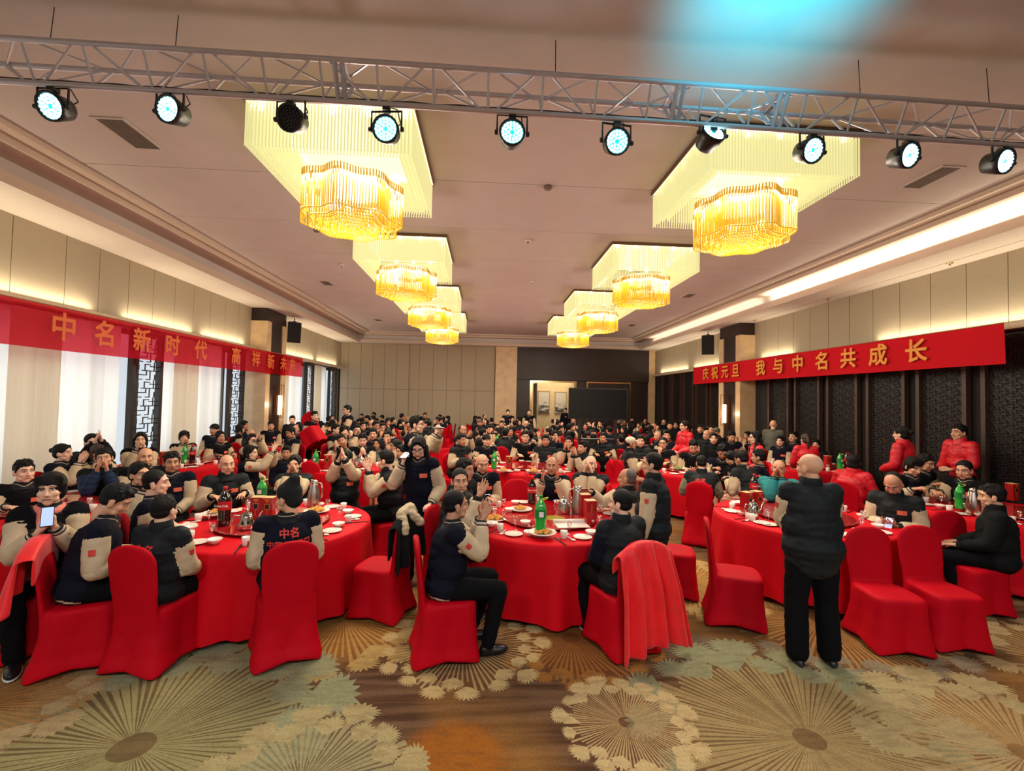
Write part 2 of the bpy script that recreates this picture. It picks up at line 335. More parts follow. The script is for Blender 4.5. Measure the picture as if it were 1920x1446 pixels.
# --- side walls: upper fabric panels and lit ledge
def upper_wall(name, x, sgn, lines, y0, y1):
    w = struct(name, MB().box((min(x, x-sgn*0.12), y0, TR-0.12), (max(x, x-sgn*0.12), y1, ZS)).mesh(name), M_wallb)
    ls = [y0]+lines+[y1]
    for a, b in zip(ls[:-1], ls[1:]):
        obj('panel', MB().box((min(x, x+sgn*0.02), a+0.006, TR-0.1), (max(x, x+sgn*0.02), b-0.006, ZS-0.004)).mesh('panel'), M_fab, w)
    obj('ledge', MB().box((min(x, x+sgn*0.20), y0, TR-0.10), (max(x, x+sgn*0.20), y1, TR-0.06)).box((min(x+sgn*0.18, x+sgn*0.20), y0, TR-0.06), (max(x+sgn*0.18, x+sgn*0.20), y1, TR+0.0)).mesh('ledge'), M_ledge, w)
    return w
wl = upper_wall('wall_left', XL, 1, [4.4, 5.6, 6.95, 7.8, 8.45]+[9.12+0.65*k for k in range(19)], YF, YB)
wr = upper_wall('wall_right', XR, -1, [4.9, 5.5, 6.14]+[6.79+0.64*k for k in range(23)], YF, YB)
# --- left wall below the ledge: windows, sheer curtains, carved screens
zt = TR-0.12
lat_y = [(5.55, 6.35), (8.84+0.4-0.05, 10.03), (12.55, 13.30), (17.72, 18.48), (20.30, 21.30)]
bays = [(-4.4, 5.55), (6.35, 9.19), (10.03, 12.55), (14.9, 17.72), (18.48, 20.30)]
M_glass = mat('window_glass', (230, 240, 245), rough=0.05, var=0, alpha=0.15)
M_frame = mat('window_frame', (70, 66, 62), rough=0.5)
for k, (a, b) in enumerate(((-4.4, 6.5), (6.55, 9.75), (9.8, 13.9), (14.85, 18.4), (18.45, 21.9))):
    fr = MB()
    fr.box((XL-0.32, a, 0.0), (XL-0.24, b, 0.12)).box((XL-0.32, a, zt-0.1), (XL-0.24, b, zt))
    n = max(2, int(round((b-a)/1.1)))
    for j in range(n+1):
        yy = a+(b-a)*j/n; fr.box((XL-0.32, yy-0.03, 0.12), (XL-0.24, yy+0.03, zt-0.1))
    w = struct('window_%d' % (k+1), fr.mesh('window'), M_frame)
    for j in range(n):
        ya, yb_ = a+(b-a)*j/n+0.03, a+(b-a)*(j+1)/n-0.03
        obj('pane', MB().box((XL-0.285, ya, 0.12), (XL-0.275, yb_, zt-0.1)).mesh('pane'), M_glass, w)
pm = MB()
for a, b in ((13.9, 14.85), (21.9, YB)): pm.box((XL-0.35, a, 0), (XL-0.1, b, zt))
pm.box((XL-0.4, YF, zt), (XL-0.1, YB, zt+0.1)); struct('wall_left_pier', pm.mesh('pier'), M_fabb)
def curtain_mat(nm='sheer_curtain', dc=(238, 228, 212), tc=(240, 236, 226), k=0.55):
    m = bpy.data.materials.new(nm); t = nt(m); N = t.nodes; L = t.links
    out = N.new('ShaderNodeOutputMaterial'); a = N.new('ShaderNodeBsdfDiffuse'); b = N.new('ShaderNodeBsdfTranslucent'); mx = N.new('ShaderNodeMixShader')
    a.inputs[0].default_value = (*lin(dc), 1); b.inputs[0].default_value = (*lin(tc), 1); mx.inputs[0].default_value = k
    L.new(a.outputs[0], mx.inputs[1]); L.new(b.outputs[0], mx.inputs[2]); L.new(mx.outputs[0], out.inputs[0]); return m
M_cur = curtain_mat(); M_cur2 = curtain_mat('lined_curtain', (240, 230, 214), (240, 226, 204), 0.5)
def curtain(y0, y1, x, amp, folds, m, name, lab, ph=0.0):
    n = max(24, int((y1-y0)*26)); v = []
    for z in (0.03, 1.2, 2.4, zt-0.01):
        for i in range(n+1):
            u = i/n; y = y0+(y1-y0)*u
            v.append((x+amp*(math.sin(folds*2*PI*u+ph)+0.4*math.sin(folds*4.7*PI*u+ph*2)), y, z))
    f = [(k*(n+1)+i, k*(n+1)+i+1, (k+1)*(n+1)+i+1, (k+1)*(n+1)+i) for k in range(3) for i in range(n)]
    o = obj(name, MB().add(v, f).mesh(name, True), m); tag(o, lab, 'curtain', 'curtains along the window wall'); return o
words = ['nearest the camera, left of the first carved screen', 'between the first and second carved screens', 'between the second and third carved screens', 'just behind the left marble column', 'in the far left corner']
for k, (a, b) in enumerate(bays):
    L_ = b-a
    curtain(a+0.02, b-0.02, XL-0.10, 0.025, L_*2.6, M_cur, 'sheer_curtain', 'white sheer window curtain '+words[k], k)
    w_ = min(0.75, L_*0.3)
    mid = a+L_*(0.40 if k != 0 else 0.9)
    curtain(mid-w_*0.7, mid+w_*0.5, XL+0.0, 0.035, 4.5, M_cur2, 'drape', 'gathered cream drape '+words[k], k*1.3)
def lattice_mesh(w, h, bar=0.019, dep=0.014, cell=0.21, rows=None):
    """rectilinear carved screen; local Y across, Z up"""
    mb = MB(); nx = max(2, int(round(w/cell))); cw = w/nx; nz = int(h/(cell*0.85)); ch = h/nz
    def hb(y0, y1, z): mb.box((-dep/2, min(y0, y1)-bar/2, z-bar/2), (dep/2, max(y0, y1)+bar/2, z+bar/2))
    def vb(y, z0, z1): mb.box((-dep/2, y-bar/2, min(z0, z1)), (dep/2, y+bar/2, max(z0, z1)))
    for i in range(nx):
        for j in range(nz):
            y0 = -w/2+i*cw; z0 = j*ch; p = (i+2*j) % 4
            if p == 0: vb(y0+cw*0.5, z0, z0+ch); hb(y0, y0+cw, z0+ch*0.5)
            elif p == 1: hb(y0, y0+cw*0.55, z0+ch*0.5); vb(y0+cw*0.55, z0+ch*0.5, z0+ch); hb(y0+cw*0.55, y0+cw, z0)
            elif p == 2: vb(y0, z0, z0+ch); hb(y0, y0+cw, z0+ch); vb(y0+cw*0.6, z0, z0+ch*0.6)
            else: hb(y0, y0+cw, z0); vb(y0+cw*0.35, z0, z0+ch*0.7); hb(y0+cw*0.35, y0+cw, z0+ch*0.7)
    return mb.mesh('lattice')
for k, (a, b) in enumerate(lat_y):
    wd = b-a
    s = thing('carved_screen', ['dark carved wooden screen at the left edge of the photo', 'dark carved lattice screen backlit by daylight, first from the camera in full view', 'dark carved lattice screen just before the left marble column', 'dark carved lattice screen just behind the left marble column', 'narrow dark lattice screen in the far left corner'][k], 'screen', (XL+0.06, (a+b)/2, 0.0), group='carved screens between the curtains')
    fw = 0.09
    obj('frame', MB().box((-0.05, -wd/2, 0), (0.05, -wd/2+fw, zt)).box((-0.05, wd/2-fw, 0), (0.05, wd/2, zt)).box((-0.05, -wd/2+fw, 0), (0.05, wd/2-fw, 0.2)).box((-0.05, -wd/2+fw, zt-0.1), (0.05, wd/2-fw, zt)).mesh('frame'), M_lat, s)
    obj('lattice', lattice_mesh(wd-2*fw, zt-0.3), M_lat, s, loc=(0, 0, 0.2))['kind'] = 'stuff'
# --- right wall below the ledge: dark lattice doors
wr2 = struct('wall_right_lower', MB().box((XR-0.0, YF, 0), (XR+0.12, YB, zt)).mesh('wall'), mat('dark_cloth', (26, 22, 20), rough=0.8))
M_lat2 = mat('dark_relief', (34, 29, 28), rough=0.6); M_post = mat('dark_post', (66, 46, 40), rough=0.5, var=0.2)
lm = lattice_mesh(0.80, zt-0.1, bar=0.012, dep=0.014, cell=0.10); pmesh = MB().box((-0.05, -0.035, 0), (0.05, 0.035, zt)).mesh('post'); bmesh_ = MB().box((-0.01, -0.40, 0), (0.01, 0.40, zt)).mesh('back')
ks = [k for k in range(-4, 13) if not (12.4 < 7.1+1.15*k < 15)]
for n_, k in enumerate(ks):
    y = 7.1+1.15*k
    if y+1.3 > YB: continue
    s = thing('lattice_door', 'dark carved lattice panel of the right wall', 'panel', (XR-0.06, y+0.29+0.43, 0), group='dark lattice panels of the right wall')
    obj('back_panel', bmesh_, M_lat, s, loc=(0.03, 0, 0)); q_ = obj('lattice', lm, M_lat2, s, loc=(0, 0, 0.05)); q_['kind'] = 'stuff'
    obj('post', pmesh, M_post, s, loc=(-0.02, -0.43, 0)); obj('post', pmesh, M_post, s, loc=(-0.02, 0.42, 0))
# --- columns
def column(sgn, x, y0, y1, side):
    c = struct('trim_column_'+side, MB().box((min(x, x+sgn*0.42), y0+0.02, 0), (max(x, x+sgn*0.42), y1-0.02, 4.30)).mesh('core'), M_dark)
    X = lambda a, b: (min(x+sgn*a, x+sgn*b), max(x+sgn*a, x+sgn*b))
    for a, b, nm in ((y0-0.02, y0+0.24, 'marble_slab'), (y1-0.26, y1+0.02, 'marble_slab')):
        q = X(-0.1, 0.50); obj(nm, MB().box((q[0], a, 0), (q[1], b, 4.27)).mesh(nm), M_mar, c)
    q = X(0.4, 0.47); obj('wood_strip', MB().box((q[0], y0+0.24, 0), (q[1], y1-0.26, ZS)).mesh('strip'), M_dark, c)
    q = X(-0.1, 0.48); obj('capital', MB().box((q[0], y0, 4.27), (q[1], y1, ZS)).mesh('capital'), M_dark, c)
column(1, XL, 13.70, 14.95, 'left'); column(-1, XR, 13.70, 14.95, 'right')
def sconce(x, y, z, sgn, lab):
    s = thing('wall_sconce', lab, 'wall lamp', (x, y, z), group='wall sconces on the columns')
    obj('back_plate', MB().box((-0.012*1, -0.05, -0.30), (0.012, 0.05, 0.36)).mesh('plate'), mat('bronze', (120, 72, 40), rough=0.3, metal=0.9), s)
    obj('arm', MB().tube([(0, 0, -0.05), (sgn*0.10, 0, -0.05), (sgn*0.16, 0, -0.05)], 0.012).mesh('arm'), mat('bronze', (120, 72, 40)), s)
    f = MB()
    for yy in (-0.09, 0.09):
        for xx in (0.10, 0.24): f.box((sgn*xx-0.006, yy-0.006, -0.38), (sgn*xx+0.006, yy+0.006, 0.62))
    for zz in (-0.38, 0.61): f.box((min(sgn*.1, sgn*.24), -0.09, zz), (max(sgn*.1, sgn*.24), 0.09, zz+0.012))
    obj('frame', f.mesh('frame'), mat('bronze', (120, 72, 40)), s)
    obj('lamp_shade', MB().lathe([(0.055, -0.30), (0.06, -0.28), (0.06, 0.28), (0.055, 0.30)], (sgn*0.17, 0, 0), 12).mesh('shade', True), mat('lit_glass', (255, 240, 220), emit=(255, 214, 170), estr=2.6, var=0), s)
    light('POINT', 'sconce_bulb', (x+sgn*0.32, y, z), 14, (1.0, 0.72, 0.45), 0.05)
sconce(XL+0.48, 14.32, 1.78, 1, 'lit glass wall sconce on the left column')
sconce(XR-0.48, 14.32, 1.78, -1, 'lit glass wall sconce on the right column')
def speaker(x, y, z, rz, lab):
    s = thing('loudspeaker', lab, 'loudspeaker', (x, y, z), group='hung loudspeakers', rot=(0.22, 0, rz))
    obj('cabinet', MB().add([(-.2, -.17, -.33), (.2, -.17, -.33), (.14, .17, -.33), (-.14, .17, -.33), (-.2, -.17, .33), (.2, -.17, .33), (.14, .17, .33), (-.14, .17, .33)], [(0, 3, 2, 1), (4, 5, 6, 7), (0, 1, 5, 4), (1, 2, 6, 5), (2, 3, 7, 6), (3, 0, 4, 7)]).mesh('cabinet'), mat('black_plastic', (18, 18, 19), rough=0.5), s)
    obj('grille', MB().box((-0.18, -0.18, -0.31), (0.18, -0.17, 0.31)).mesh('grille'), mat('grille', (26, 28, 27), rough=0.8, bump=0.5, bscale=300), s)
    obj('bracket', MB().tube([(0, 0, 0.33), (0, 0, 0.40), (0, 0.02, 0.46)], 0.012).box((-0.05, -0.03, 0.33), (0.05, 0.03, 0.36)).mesh('bracket'), mat('black_plastic', (18, 18, 19)), s)
speaker(-6.35, 15.2, 4.16, 0.5, 'black loudspeaker hung from the soffit by the left column')
speaker(7.72, 15.42, 4.16, -0.5, 'black loudspeaker hung from the soffit by the right column')
# --- back wall
wb = struct('wall_back', MB().box((XL-0.3, YB+0.05, 0), (0.40, YB+0.2, ZS)).box((8.0, YB+0.05, 0), (XR+0.2, YB+0.2, ZS)).box((0.40, YB+0.05, 3.05), (8.0, YB+0.2, ZS)).box((0.40, YB+0.05, 0), (2.2, YB+0.2, 3.05)).box((4.34, YB+0.05, 0), (8.0, YB+0.2, 3.05)).mesh('wall'), M_wallb)
ls = [XL, -6.60, -6.02, -5.46, -4.90, -4.32, -3.73]; ls2 = [-3.73, -3.25, -2.59, -1.93, -1.24, -0.55, 0.40]
for lst, dy, zz in ((ls, 0.0, 2.47), (ls2, 0.05, 2.47)):
    for a, b in zip(lst[:-1], lst[1:]):
        for z0, z1 in ((0.0, zz), (zz, ZS)):
            obj('panel', MB().box((a+0.006, YB-0.03+dy, z0+0.006), (b-0.006, YB+0.05+dy*0, z1-0.006)).mesh('panel'), M_fabb, wb)
obj('marble_pilaster', MB().box((0.42, YB-0.15, 0), (1.46, YB+0.05, ZS)).mesh('pilaster'), M_mar, wb)
obj('marble_pilaster', MB().box((8.0, YB-0.10, 0), (8.32, YB+0.05, ZS)).mesh('pilaster'), M_mar, wb)
obj('header', MB().box((1.46, YB-0.12, 3.08), (8.0, YB+0.05, ZS)).mesh('header'), M_dkpan, wb)
obj('dark_panel', MB().box((1.46, YB-0.0, 0), (2.12, YB+0.05, 3.08)).mesh('dark_panel'), M_dark, wb)
obj('dark_panel', MB().box((4.42, YB-0.0, 0), (8.0, YB+0.05, 3.08)).mesh('dark_panel'), M_dark, wb)
M_brass = mat('polished_brass', (220, 190, 140), rough=0.2, metal=1.0, var=0)
d1 = struct('door_1', MB().box((2.12, YB-0.04, 0), (2.24, YB+0.02, 3.05)).box((4.32, YB-0.04, 0), (4.42, YB+0.02, 3.05)).box((2.24, YB-0.04, 2.97), (4.32, YB+0.02, 3.05)).mesh('door_frame'), M_brass)
obj('door_leaf', MB().box((2.42, YB+0.2, 0.02), (2.50, YB+1.2, 2.93)).mesh('leaf'), M_dark, d1)
d2 = struct('door_2', MB().box((4.92, YB-0.04, 0), (4.98, YB+0.0, 3.05)).box((7.06, YB-0.04, 0), (7.12, YB+0.0, 3.05)).box((4.98, YB-0.04, 2.98), (7.06, YB+0.0, 3.05)).mesh('door_frame'), M_brass)
obj('door_leaf', MB().box((4.98, YB-0.03, 0.02), (6.01, YB-0.005, 2.96)).mesh('leaf'), M_dark, d2); obj('door_leaf', MB().box((6.03, YB-0.03, 0.02), (7.06, YB-0.005, 2.96)).mesh('leaf'), M_dark, d2)
M_cor = mat('corridor_paint', (232, 206, 160), rough=0.8)
struct('wall_corridor', MB().box((0.5, 25.1, 0), (7.5, 25.2, 3.5)).box((0.5, YB+0.3, 3.4), (7.5, 25.2, 3.5)).box((0.5, YB+0.3, 0), (0.6, 25.2, 3.5)).box((7.4, YB+0.3, 0), (7.5, 25.2, 3.5)).mesh('corridor'), M_cor)
def painting(x0, x1, z0, z1, lab, seed):
    m = bpy.data.materials.new('ink_painting'); t = nt(m); N = t.nodes; L = t.links
    out = N.new('ShaderNodeOutputMaterial'); b = N.new('ShaderNodeBsdfPrincipled'); L.new(b.outputs[0], out.inputs[0])
    tc = N.new('ShaderNodeTexCoord'); mp = N.new('ShaderNodeMapping'); mp.inputs['Scale'].default_value = (1.5, 1, 5); mp.inputs['Location'].default_value = (seed, 0, seed*2); L.new(tc.outputs['Object'], mp.inputs[0])
    n = N.new('ShaderNodeTexNoise'); n.inputs['Scale'].default_value = 1.6; n.inputs['Detail'].default_value = 4; L.new(mp.outputs[0], n.inputs[0])
    sx = N.new('ShaderNodeSeparateXYZ'); L.new(tc.outputs['Object'], sx.inputs[0]); ma = N.new('ShaderNodeMath'); ma.operation = 'MULTIPLY_ADD'; L.new(sx.outputs[2], ma.inputs[0]); ma.inputs[1].default_value = 0.45; L.new(n.outputs[0], ma.inputs[2])
    r = N.new('ShaderNodeValToRGB'); e = r.color_ramp.elements; e[0].position = 0.30; e[0].color = (*lin((70, 62, 62)), 1); e[1].position = 0.46; e[1].color = (*lin((222, 212, 196)), 1); L.new(ma.outputs[0], r.inputs[0]); L.new(r.outputs[0], b.inputs[0])
    s = thing('painting', lab, 'painting', ((x0+x1)/2, 25.06, (z0+z1)/2), group='ink paintings in the corridor'); w, h = (x1-x0)/2, (z1-z0)/2
    obj('canvas', MB().box((-w+0.02, -0.01, -h+0.02), (w-0.02, 0.02, h-0.02)).mesh('canvas'), m, s)
    obj('frame', MB().box((-w, -0.03, -h), (-w+0.03, 0.03, h)).box((w-0.03, -0.03, -h), (w, 0.03, h)).box((-w, -0.03, -h), (w, 0.03, -h+0.03)).box((-w, -0.03, h-0.03), (w, 0.03, h)).mesh('frame'), mat('gold_frame', (190, 150, 100), rough=0.4), s)
painting(2.87, 3.52, 1.31, 2.61, 'ink landscape painting left of the two in the doorway', 1.0)
painting(3.82, 4.46, 1.33, 2.58, 'ink landscape painting right of the two in the doorway', 4.0)
# closing walls behind the camera
struct('wall_front', MB().box((XL-0.3, YF-0.2, 0), (XR+0.3, YF, ZC)).mesh('wall'), M_fabb)
# --- things on the ceiling
M_grey = mat('vent_grey', (120, 104, 94), rough=0.6); M_white = mat('white_plastic', (225, 215, 205), rough=0.5, var=0)
def vent(x, y, w, l, lab):
    s = thing('ceiling_vent', lab, 'vent', (x, y, ZC), group='air vents in the ceiling')
    obj('frame', MB().box((-w/2-.03, -l/2-.03, -0.012), (w/2+.03, -l/2, 0.0)).box((-w/2-.03, l/2, -0.012), (w/2+.03, l/2+.03, 0)).box((-w/2-.03, -l/2, -0.012), (-w/2, l/2, 0)).box((w/2, -l/2, -0.012), (w/2+.03, l/2, 0)).mesh('frame'), M_ceil, s)
    obj('backing', MB().box((-w/2, -l/2, -0.002), (w/2, l/2, 0.0)).mesh('backing'), mat('vent_dark', (70, 60, 54)), s)
    n = int(w/0.03); me = MB().box((-0.006, -l/2, -0.010), (0.006, l/2, -0.002)).mesh('slat')
    for i in range(n): obj('slat', me, M_grey, s, loc=(-w/2+w*(i+0.5)/n, 0, 0))
vent(-4.28, 5.52, 0.30, 0.60, 'long grey ceiling vent under the truss, upper left'); vent(5.80, 5.58, 0.26, 0.55, 'long grey ceiling vent on the right, below the stage lamps')
vent(-4.38, 12.45, 0.24, 0.45, 'small vent left of the second chandelier'); vent(5.67, 12.45, 0.24, 0.45, 'small vent right of the second chandelier')
vent(-4.35, 18.2, 0.24, 0.4, 'small far vent at the left of the tray'); vent(5.7, 17.6, 0.24, 0.4, 'small far vent at the right of the tray')
for x, y, lab in ((0.81, 6.33, 'black smoke detector on the ceiling seam between the front chandeliers'), (0.73, 8.52, 'white smoke detector in the middle of the ceiling'), (-3.17, 8.42, 'round sprinkler cap below the front left chandelier'), (-3.4, 10.6, 'sprinkler left of the second left chandelier'), (1.1, 11.5, 'far smoke detector on the ceiling midline')):
    s = thing('smoke_detector', lab, 'detector', (x, y, ZC)); obj('housing', MB().lathe([(0.05, -0.045), (0.06, -0.03), (0.06, 0.0)], seg=12).mesh('housing', True), M_grey if 'black' in lab or 'round' in lab else M_white, s)
    obj('sensor', MB().lathe([(0.02, -0.06), (0.03, -0.045)], seg=10).mesh('sensor'), M_grey, s)
for y, lab in ((7.42, 'nearest'), (10.26, 'middle'), (13.19, 'farthest')):
    s = thing('sprinkler', 'brass ceiling sprinkler on the right soffit, '+lab+' of three', 'sprinkler', (8.05, y, ZS), group='sprinklers on the right soffit')
    obj('rosette', MB().lathe([(0.02, -0.02), (0.05, -0.012), (0.055, 0)], seg=12).mesh('rosette', True), M_brass, s); obj('head', MB().lathe([(0.008, -0.05), (0.022, -0.045), (0.01, -0.03), (0.01, -0.01)], seg=8).mesh('head'), M_brass, s)
# ================================================================== chandeliers
def rod_mat(name, rgb, e, s, tr=0.25):
    m = bpy.data.materials.new(name); t = nt(m); N = t.nodes; L = t.links
    out = N.new('ShaderNodeOutputMaterial'); b = N.new('ShaderNodeBsdfPrincipled'); b.inputs['Base Color'].default_value = (*lin(rgb), 1); b.inputs['Roughness'].default_value = 0.12
    b.inputs['Emission Color'].default_value = (*lin(e), 1)
    b.inputs['Emission Strength'].default_value = s
    T = N.new('ShaderNodeBsdfTransparent'); mx = N.new('ShaderNodeMixShader'); mx.inputs[0].default_value = tr
    L.new(b.outputs[0], mx.inputs[1]); L.new(T.outputs[0], mx.inputs[2]); L.new(mx.outputs[0], out.inputs[0]); m.cycles.emission_sampling = 'NONE'; return m
M_rod = rod_mat('glow_crystal', (160, 158, 120), (248, 240, 172), 0.68, 0.3); M_amb = rod_mat('amber_glow_crystal', (160, 112, 22), (228, 172, 40), 0.46, 0.10)  # crystal emits by itself, in place of bulb light passing through the glass
M_plate = mat('glowing_plate', (235, 225, 190), rough=0.35, metal=0.2, emit=(255, 248, 214), estr=0.8, var=0); M_edge = mat('plate_edge', (120, 92, 66), rough=0.4, metal=0.5)  # plate emission stands in for the bulb light it would reflect
M_bulb = mat('led_bulb', (255, 250, 225), emit=(255, 246, 214), estr=9.0, var=0)
def rods(mb, x, y, z0, z1, r=0.009, ball=0.0, n=4):
    a = np.linspace(0, 2*PI, n, endpoint=False)+PI/4
    v = [(x+r*math.cos(t), y+r*math.sin(t), z) for z in (z0, z1) for t in a]
    mb.add(v, [(i, (i+1) % n, n+(i+1) % n, n+i) for i in range(n)]+[tuple(range(n))[::-1]])
    if ball: mb.ball((x, y, z0-ball*0.6), ball, 6, 4)
HW = 0.86
outer = MB()
for k, (hw, zb) in enumerate(((HW-0.02, -0.50), (HW-0.07, -0.49), (HW-0.12, -0.48), (HW-0.17, -0.47))):
    n = int(2*hw/0.034)
    for i in range(n+1):
        p = -hw+2*hw*i/n
        for x, y in ((p, -hw), (p, hw), (-hw, p), (hw, p)): rods(outer, x, y, zb, -0.07 if k else -0.06, 0.008, 0.011 if k in (0, 3) else 0)
outer_me = outer.mesh('crystal_rods')
inner = MB(); beads = MB()
def lobed(a, R): return R*(1+0.07*math.cos(8*a))
for k, (R, zb) in enumerate(((0.56, -0.95), (0.47, -0.99), (0.40, -1.0), (0.32, -1.01), (0.24, -1.02), (0.16, -1.03), (0.08, -1.04))):
    n = int(2*PI*R/0.030)
    for i in range(n):
        a = 2*PI*i/n; r_ = lobed(a, R); x, y = r_*math.cos(a), r_*math.sin(a)
        rods(inner, x, y, zb, -0.50 if k < 2 else -0.9, 0.008)
        beads.ball((x, y, zb-0.012), 0.0145, 6, 4)
inner_me = inner.mesh('crystal_rods'); bead_me = beads.mesh('crystal_beads')
plate_me = MB().box((-HW, -HW, -0.035), (HW, HW, 0)).mesh('plate')
edge_me = MB().box((-HW-.01, -HW-.01, -0.055), (HW+.01, -HW, 0)).box((-HW-.01, HW, -0.055), (HW+.01, HW+.01, 0)).box((-HW-.01, -HW, -0.055), (-HW, HW, 0)).box((HW, -HW, -0.055), (HW+.01, HW, 0)).mesh('edge')
bulb_me = MB().lathe([(0.012, -0.05), (0.028, -0.04), (0.03, -0.01), (0.02, 0)], seg=8).mesh('bulb', True)
disc_me = MB().lathe([(0.52, -0.485), (0.52, -0.475)], seg=24).mesh('carrier')
cw = ['front', 'second', 'third', 'farthest']
for i, (x, y) in enumerate(CH):
    c = thing('crystal_chandelier', '%s crystal chandelier of the %s row, square with an amber drum' % (cw[i//2], 'left' if i % 2 == 0 else 'right'), 'chandelier', (x, y, ZC), group='square crystal chandeliers')
    obj('ceiling_plate', plate_me, M_plate, c); obj('plate_edge', edge_me, M_edge, c)
    obj('outer_crystal_rods', outer_me, M_rod, c)['kind'] = 'stuff'; obj('drum_crystal_rods', inner_me, M_amb, c)['kind'] = 'stuff'; obj('crystal_beads', bead_me, M_amb, c)['kind'] = 'stuff'
    obj('drum_carrier', disc_me, M_plate, c)
    for j in range(5):
        p = -HW+0.12+(2*HW-0.24)*j/4
        for xx, yy in ([(p, -HW+0.11), (p, HW-0.11)]+([(-HW+0.11, p), (HW-0.11, p)] if 0 < j < 4 else [])): obj('bulb', bulb_me, M_bulb, c, loc=(xx, yy, -0.04))
# ================================================================== truss and stage lamps
M_alu = mat('truss_aluminium', (214, 212, 222), rough=0.35, metal=0.35, var=0.05)
def truss_pt(px, py, y):
    return at(px, py, y=y)
tr = thing('lighting_truss', 'silver aluminium lighting truss spanning the ceiling', 'truss', (0, 3.7, 4.83))
o0 = Vector((0, 3.7, 4.83))
TX0, TX1 = -5.2, 6.3
A0, A1 = at(0, 71, y=3.7), at(1920, 203, y=3.7)
def zt_(x): return A0.z+(A1.z-A0.z)*(x-A0.x)/(A1.x-A0.x)+0.012*math.sin((x+4)/9*PI)
ca = lambda x: Vector((x, 3.70, zt_(x)))
cb = lambda x: Vector((x, 4.01, zt_(x)))
cc = lambda x: Vector((x, 3.83, zt_(x)-0.262))
for fn, nm in ((ca, 'front_chord'), (cb, 'rear_chord'), (cc, 'bottom_chord')):
    obj('chord', MB().tube([fn(x)-o0 for x in np.linspace(TX0, TX1, 13)], 0.024, 10).mesh('chord', True), M_alu, tr)
pit = 0.46; k = 0; x = TX0+0.1
joints = [-1.27, 1.60, 2.52]
while x < TX1-pit:
    for a, b in ((ca, cc), (cb, cc)):
        obj('strut', MB().tube([a(x)-o0, b(x)-o0], 0.011, 6).mesh('strut'), M_alu, tr)
        p, q = (a(x+0.06), b(x+pit-0.06)) if k % 2 == 0 else (b(x+0.06), a(x+pit-0.06))
        obj('strut', MB().tube([p-o0, q-o0], 0.010, 6).mesh('strut'), M_alu, tr)
    p, q = (ca(x+.05), cb(x+pit-.05)) if k % 2 else (cb(x+.05), ca(x+pit-.05))
    obj('strut', MB().tube([p-o0, q-o0], 0.010, 6).mesh('strut'), M_alu, tr)
    x += pit; k += 1
for xj in joints:
    for dx in (-0.03, 0.03):
        obj('end_plate', MB().tube([ca(xj+dx)-o0, cc(xj+dx)-o0], 0.020, 4).tube([cb(xj+dx)-o0, cc(xj+dx)-o0], 0.02, 4).tube([ca(xj+dx)-o0, cb(xj+dx)-o0], 0.02, 4).mesh('end_plate'), M_alu, tr)
for i, xh in enumerate((-3.5, -2.55, 0.52, 3.2, 4.4)):
    obj('hanging_wire', MB().tube([ca(xh)-o0, Vector((xh, 3.72, ZC))-o0], 0.004, 4).mesh('wire'), mat('black_plastic', (18, 18, 19)), tr)
cable = MB(); pts = []
for i, xx in enumerate(np.linspace(TX0+0.2, TX1-0.2, 60)): pts.append(cc(xx)+Vector((0, 0.02, 0.03+0.012*abs(math.sin(i*1.7)))))
tag(obj('power_cable', MB().tube(pts, 0.011, 5).mesh('cable'), mat('black_plastic', (18, 18, 19))), 'black power cable lying along the bottom tube of the truss', 'cable')
M_case = mat('lamp_case', (24, 26, 28), rough=0.4); M_led = mat('led_cyan_white', (225, 250, 255), emit=(170, 244, 255), estr=8, var=0)
M_lens = mat('lamp_glow_ring', (0, 140, 150), rough=0.2, emit=(0, 200, 225), estr=2.2, var=0); M_off = mat('lamp_off_lens', (60, 52, 52), rough=0.3)
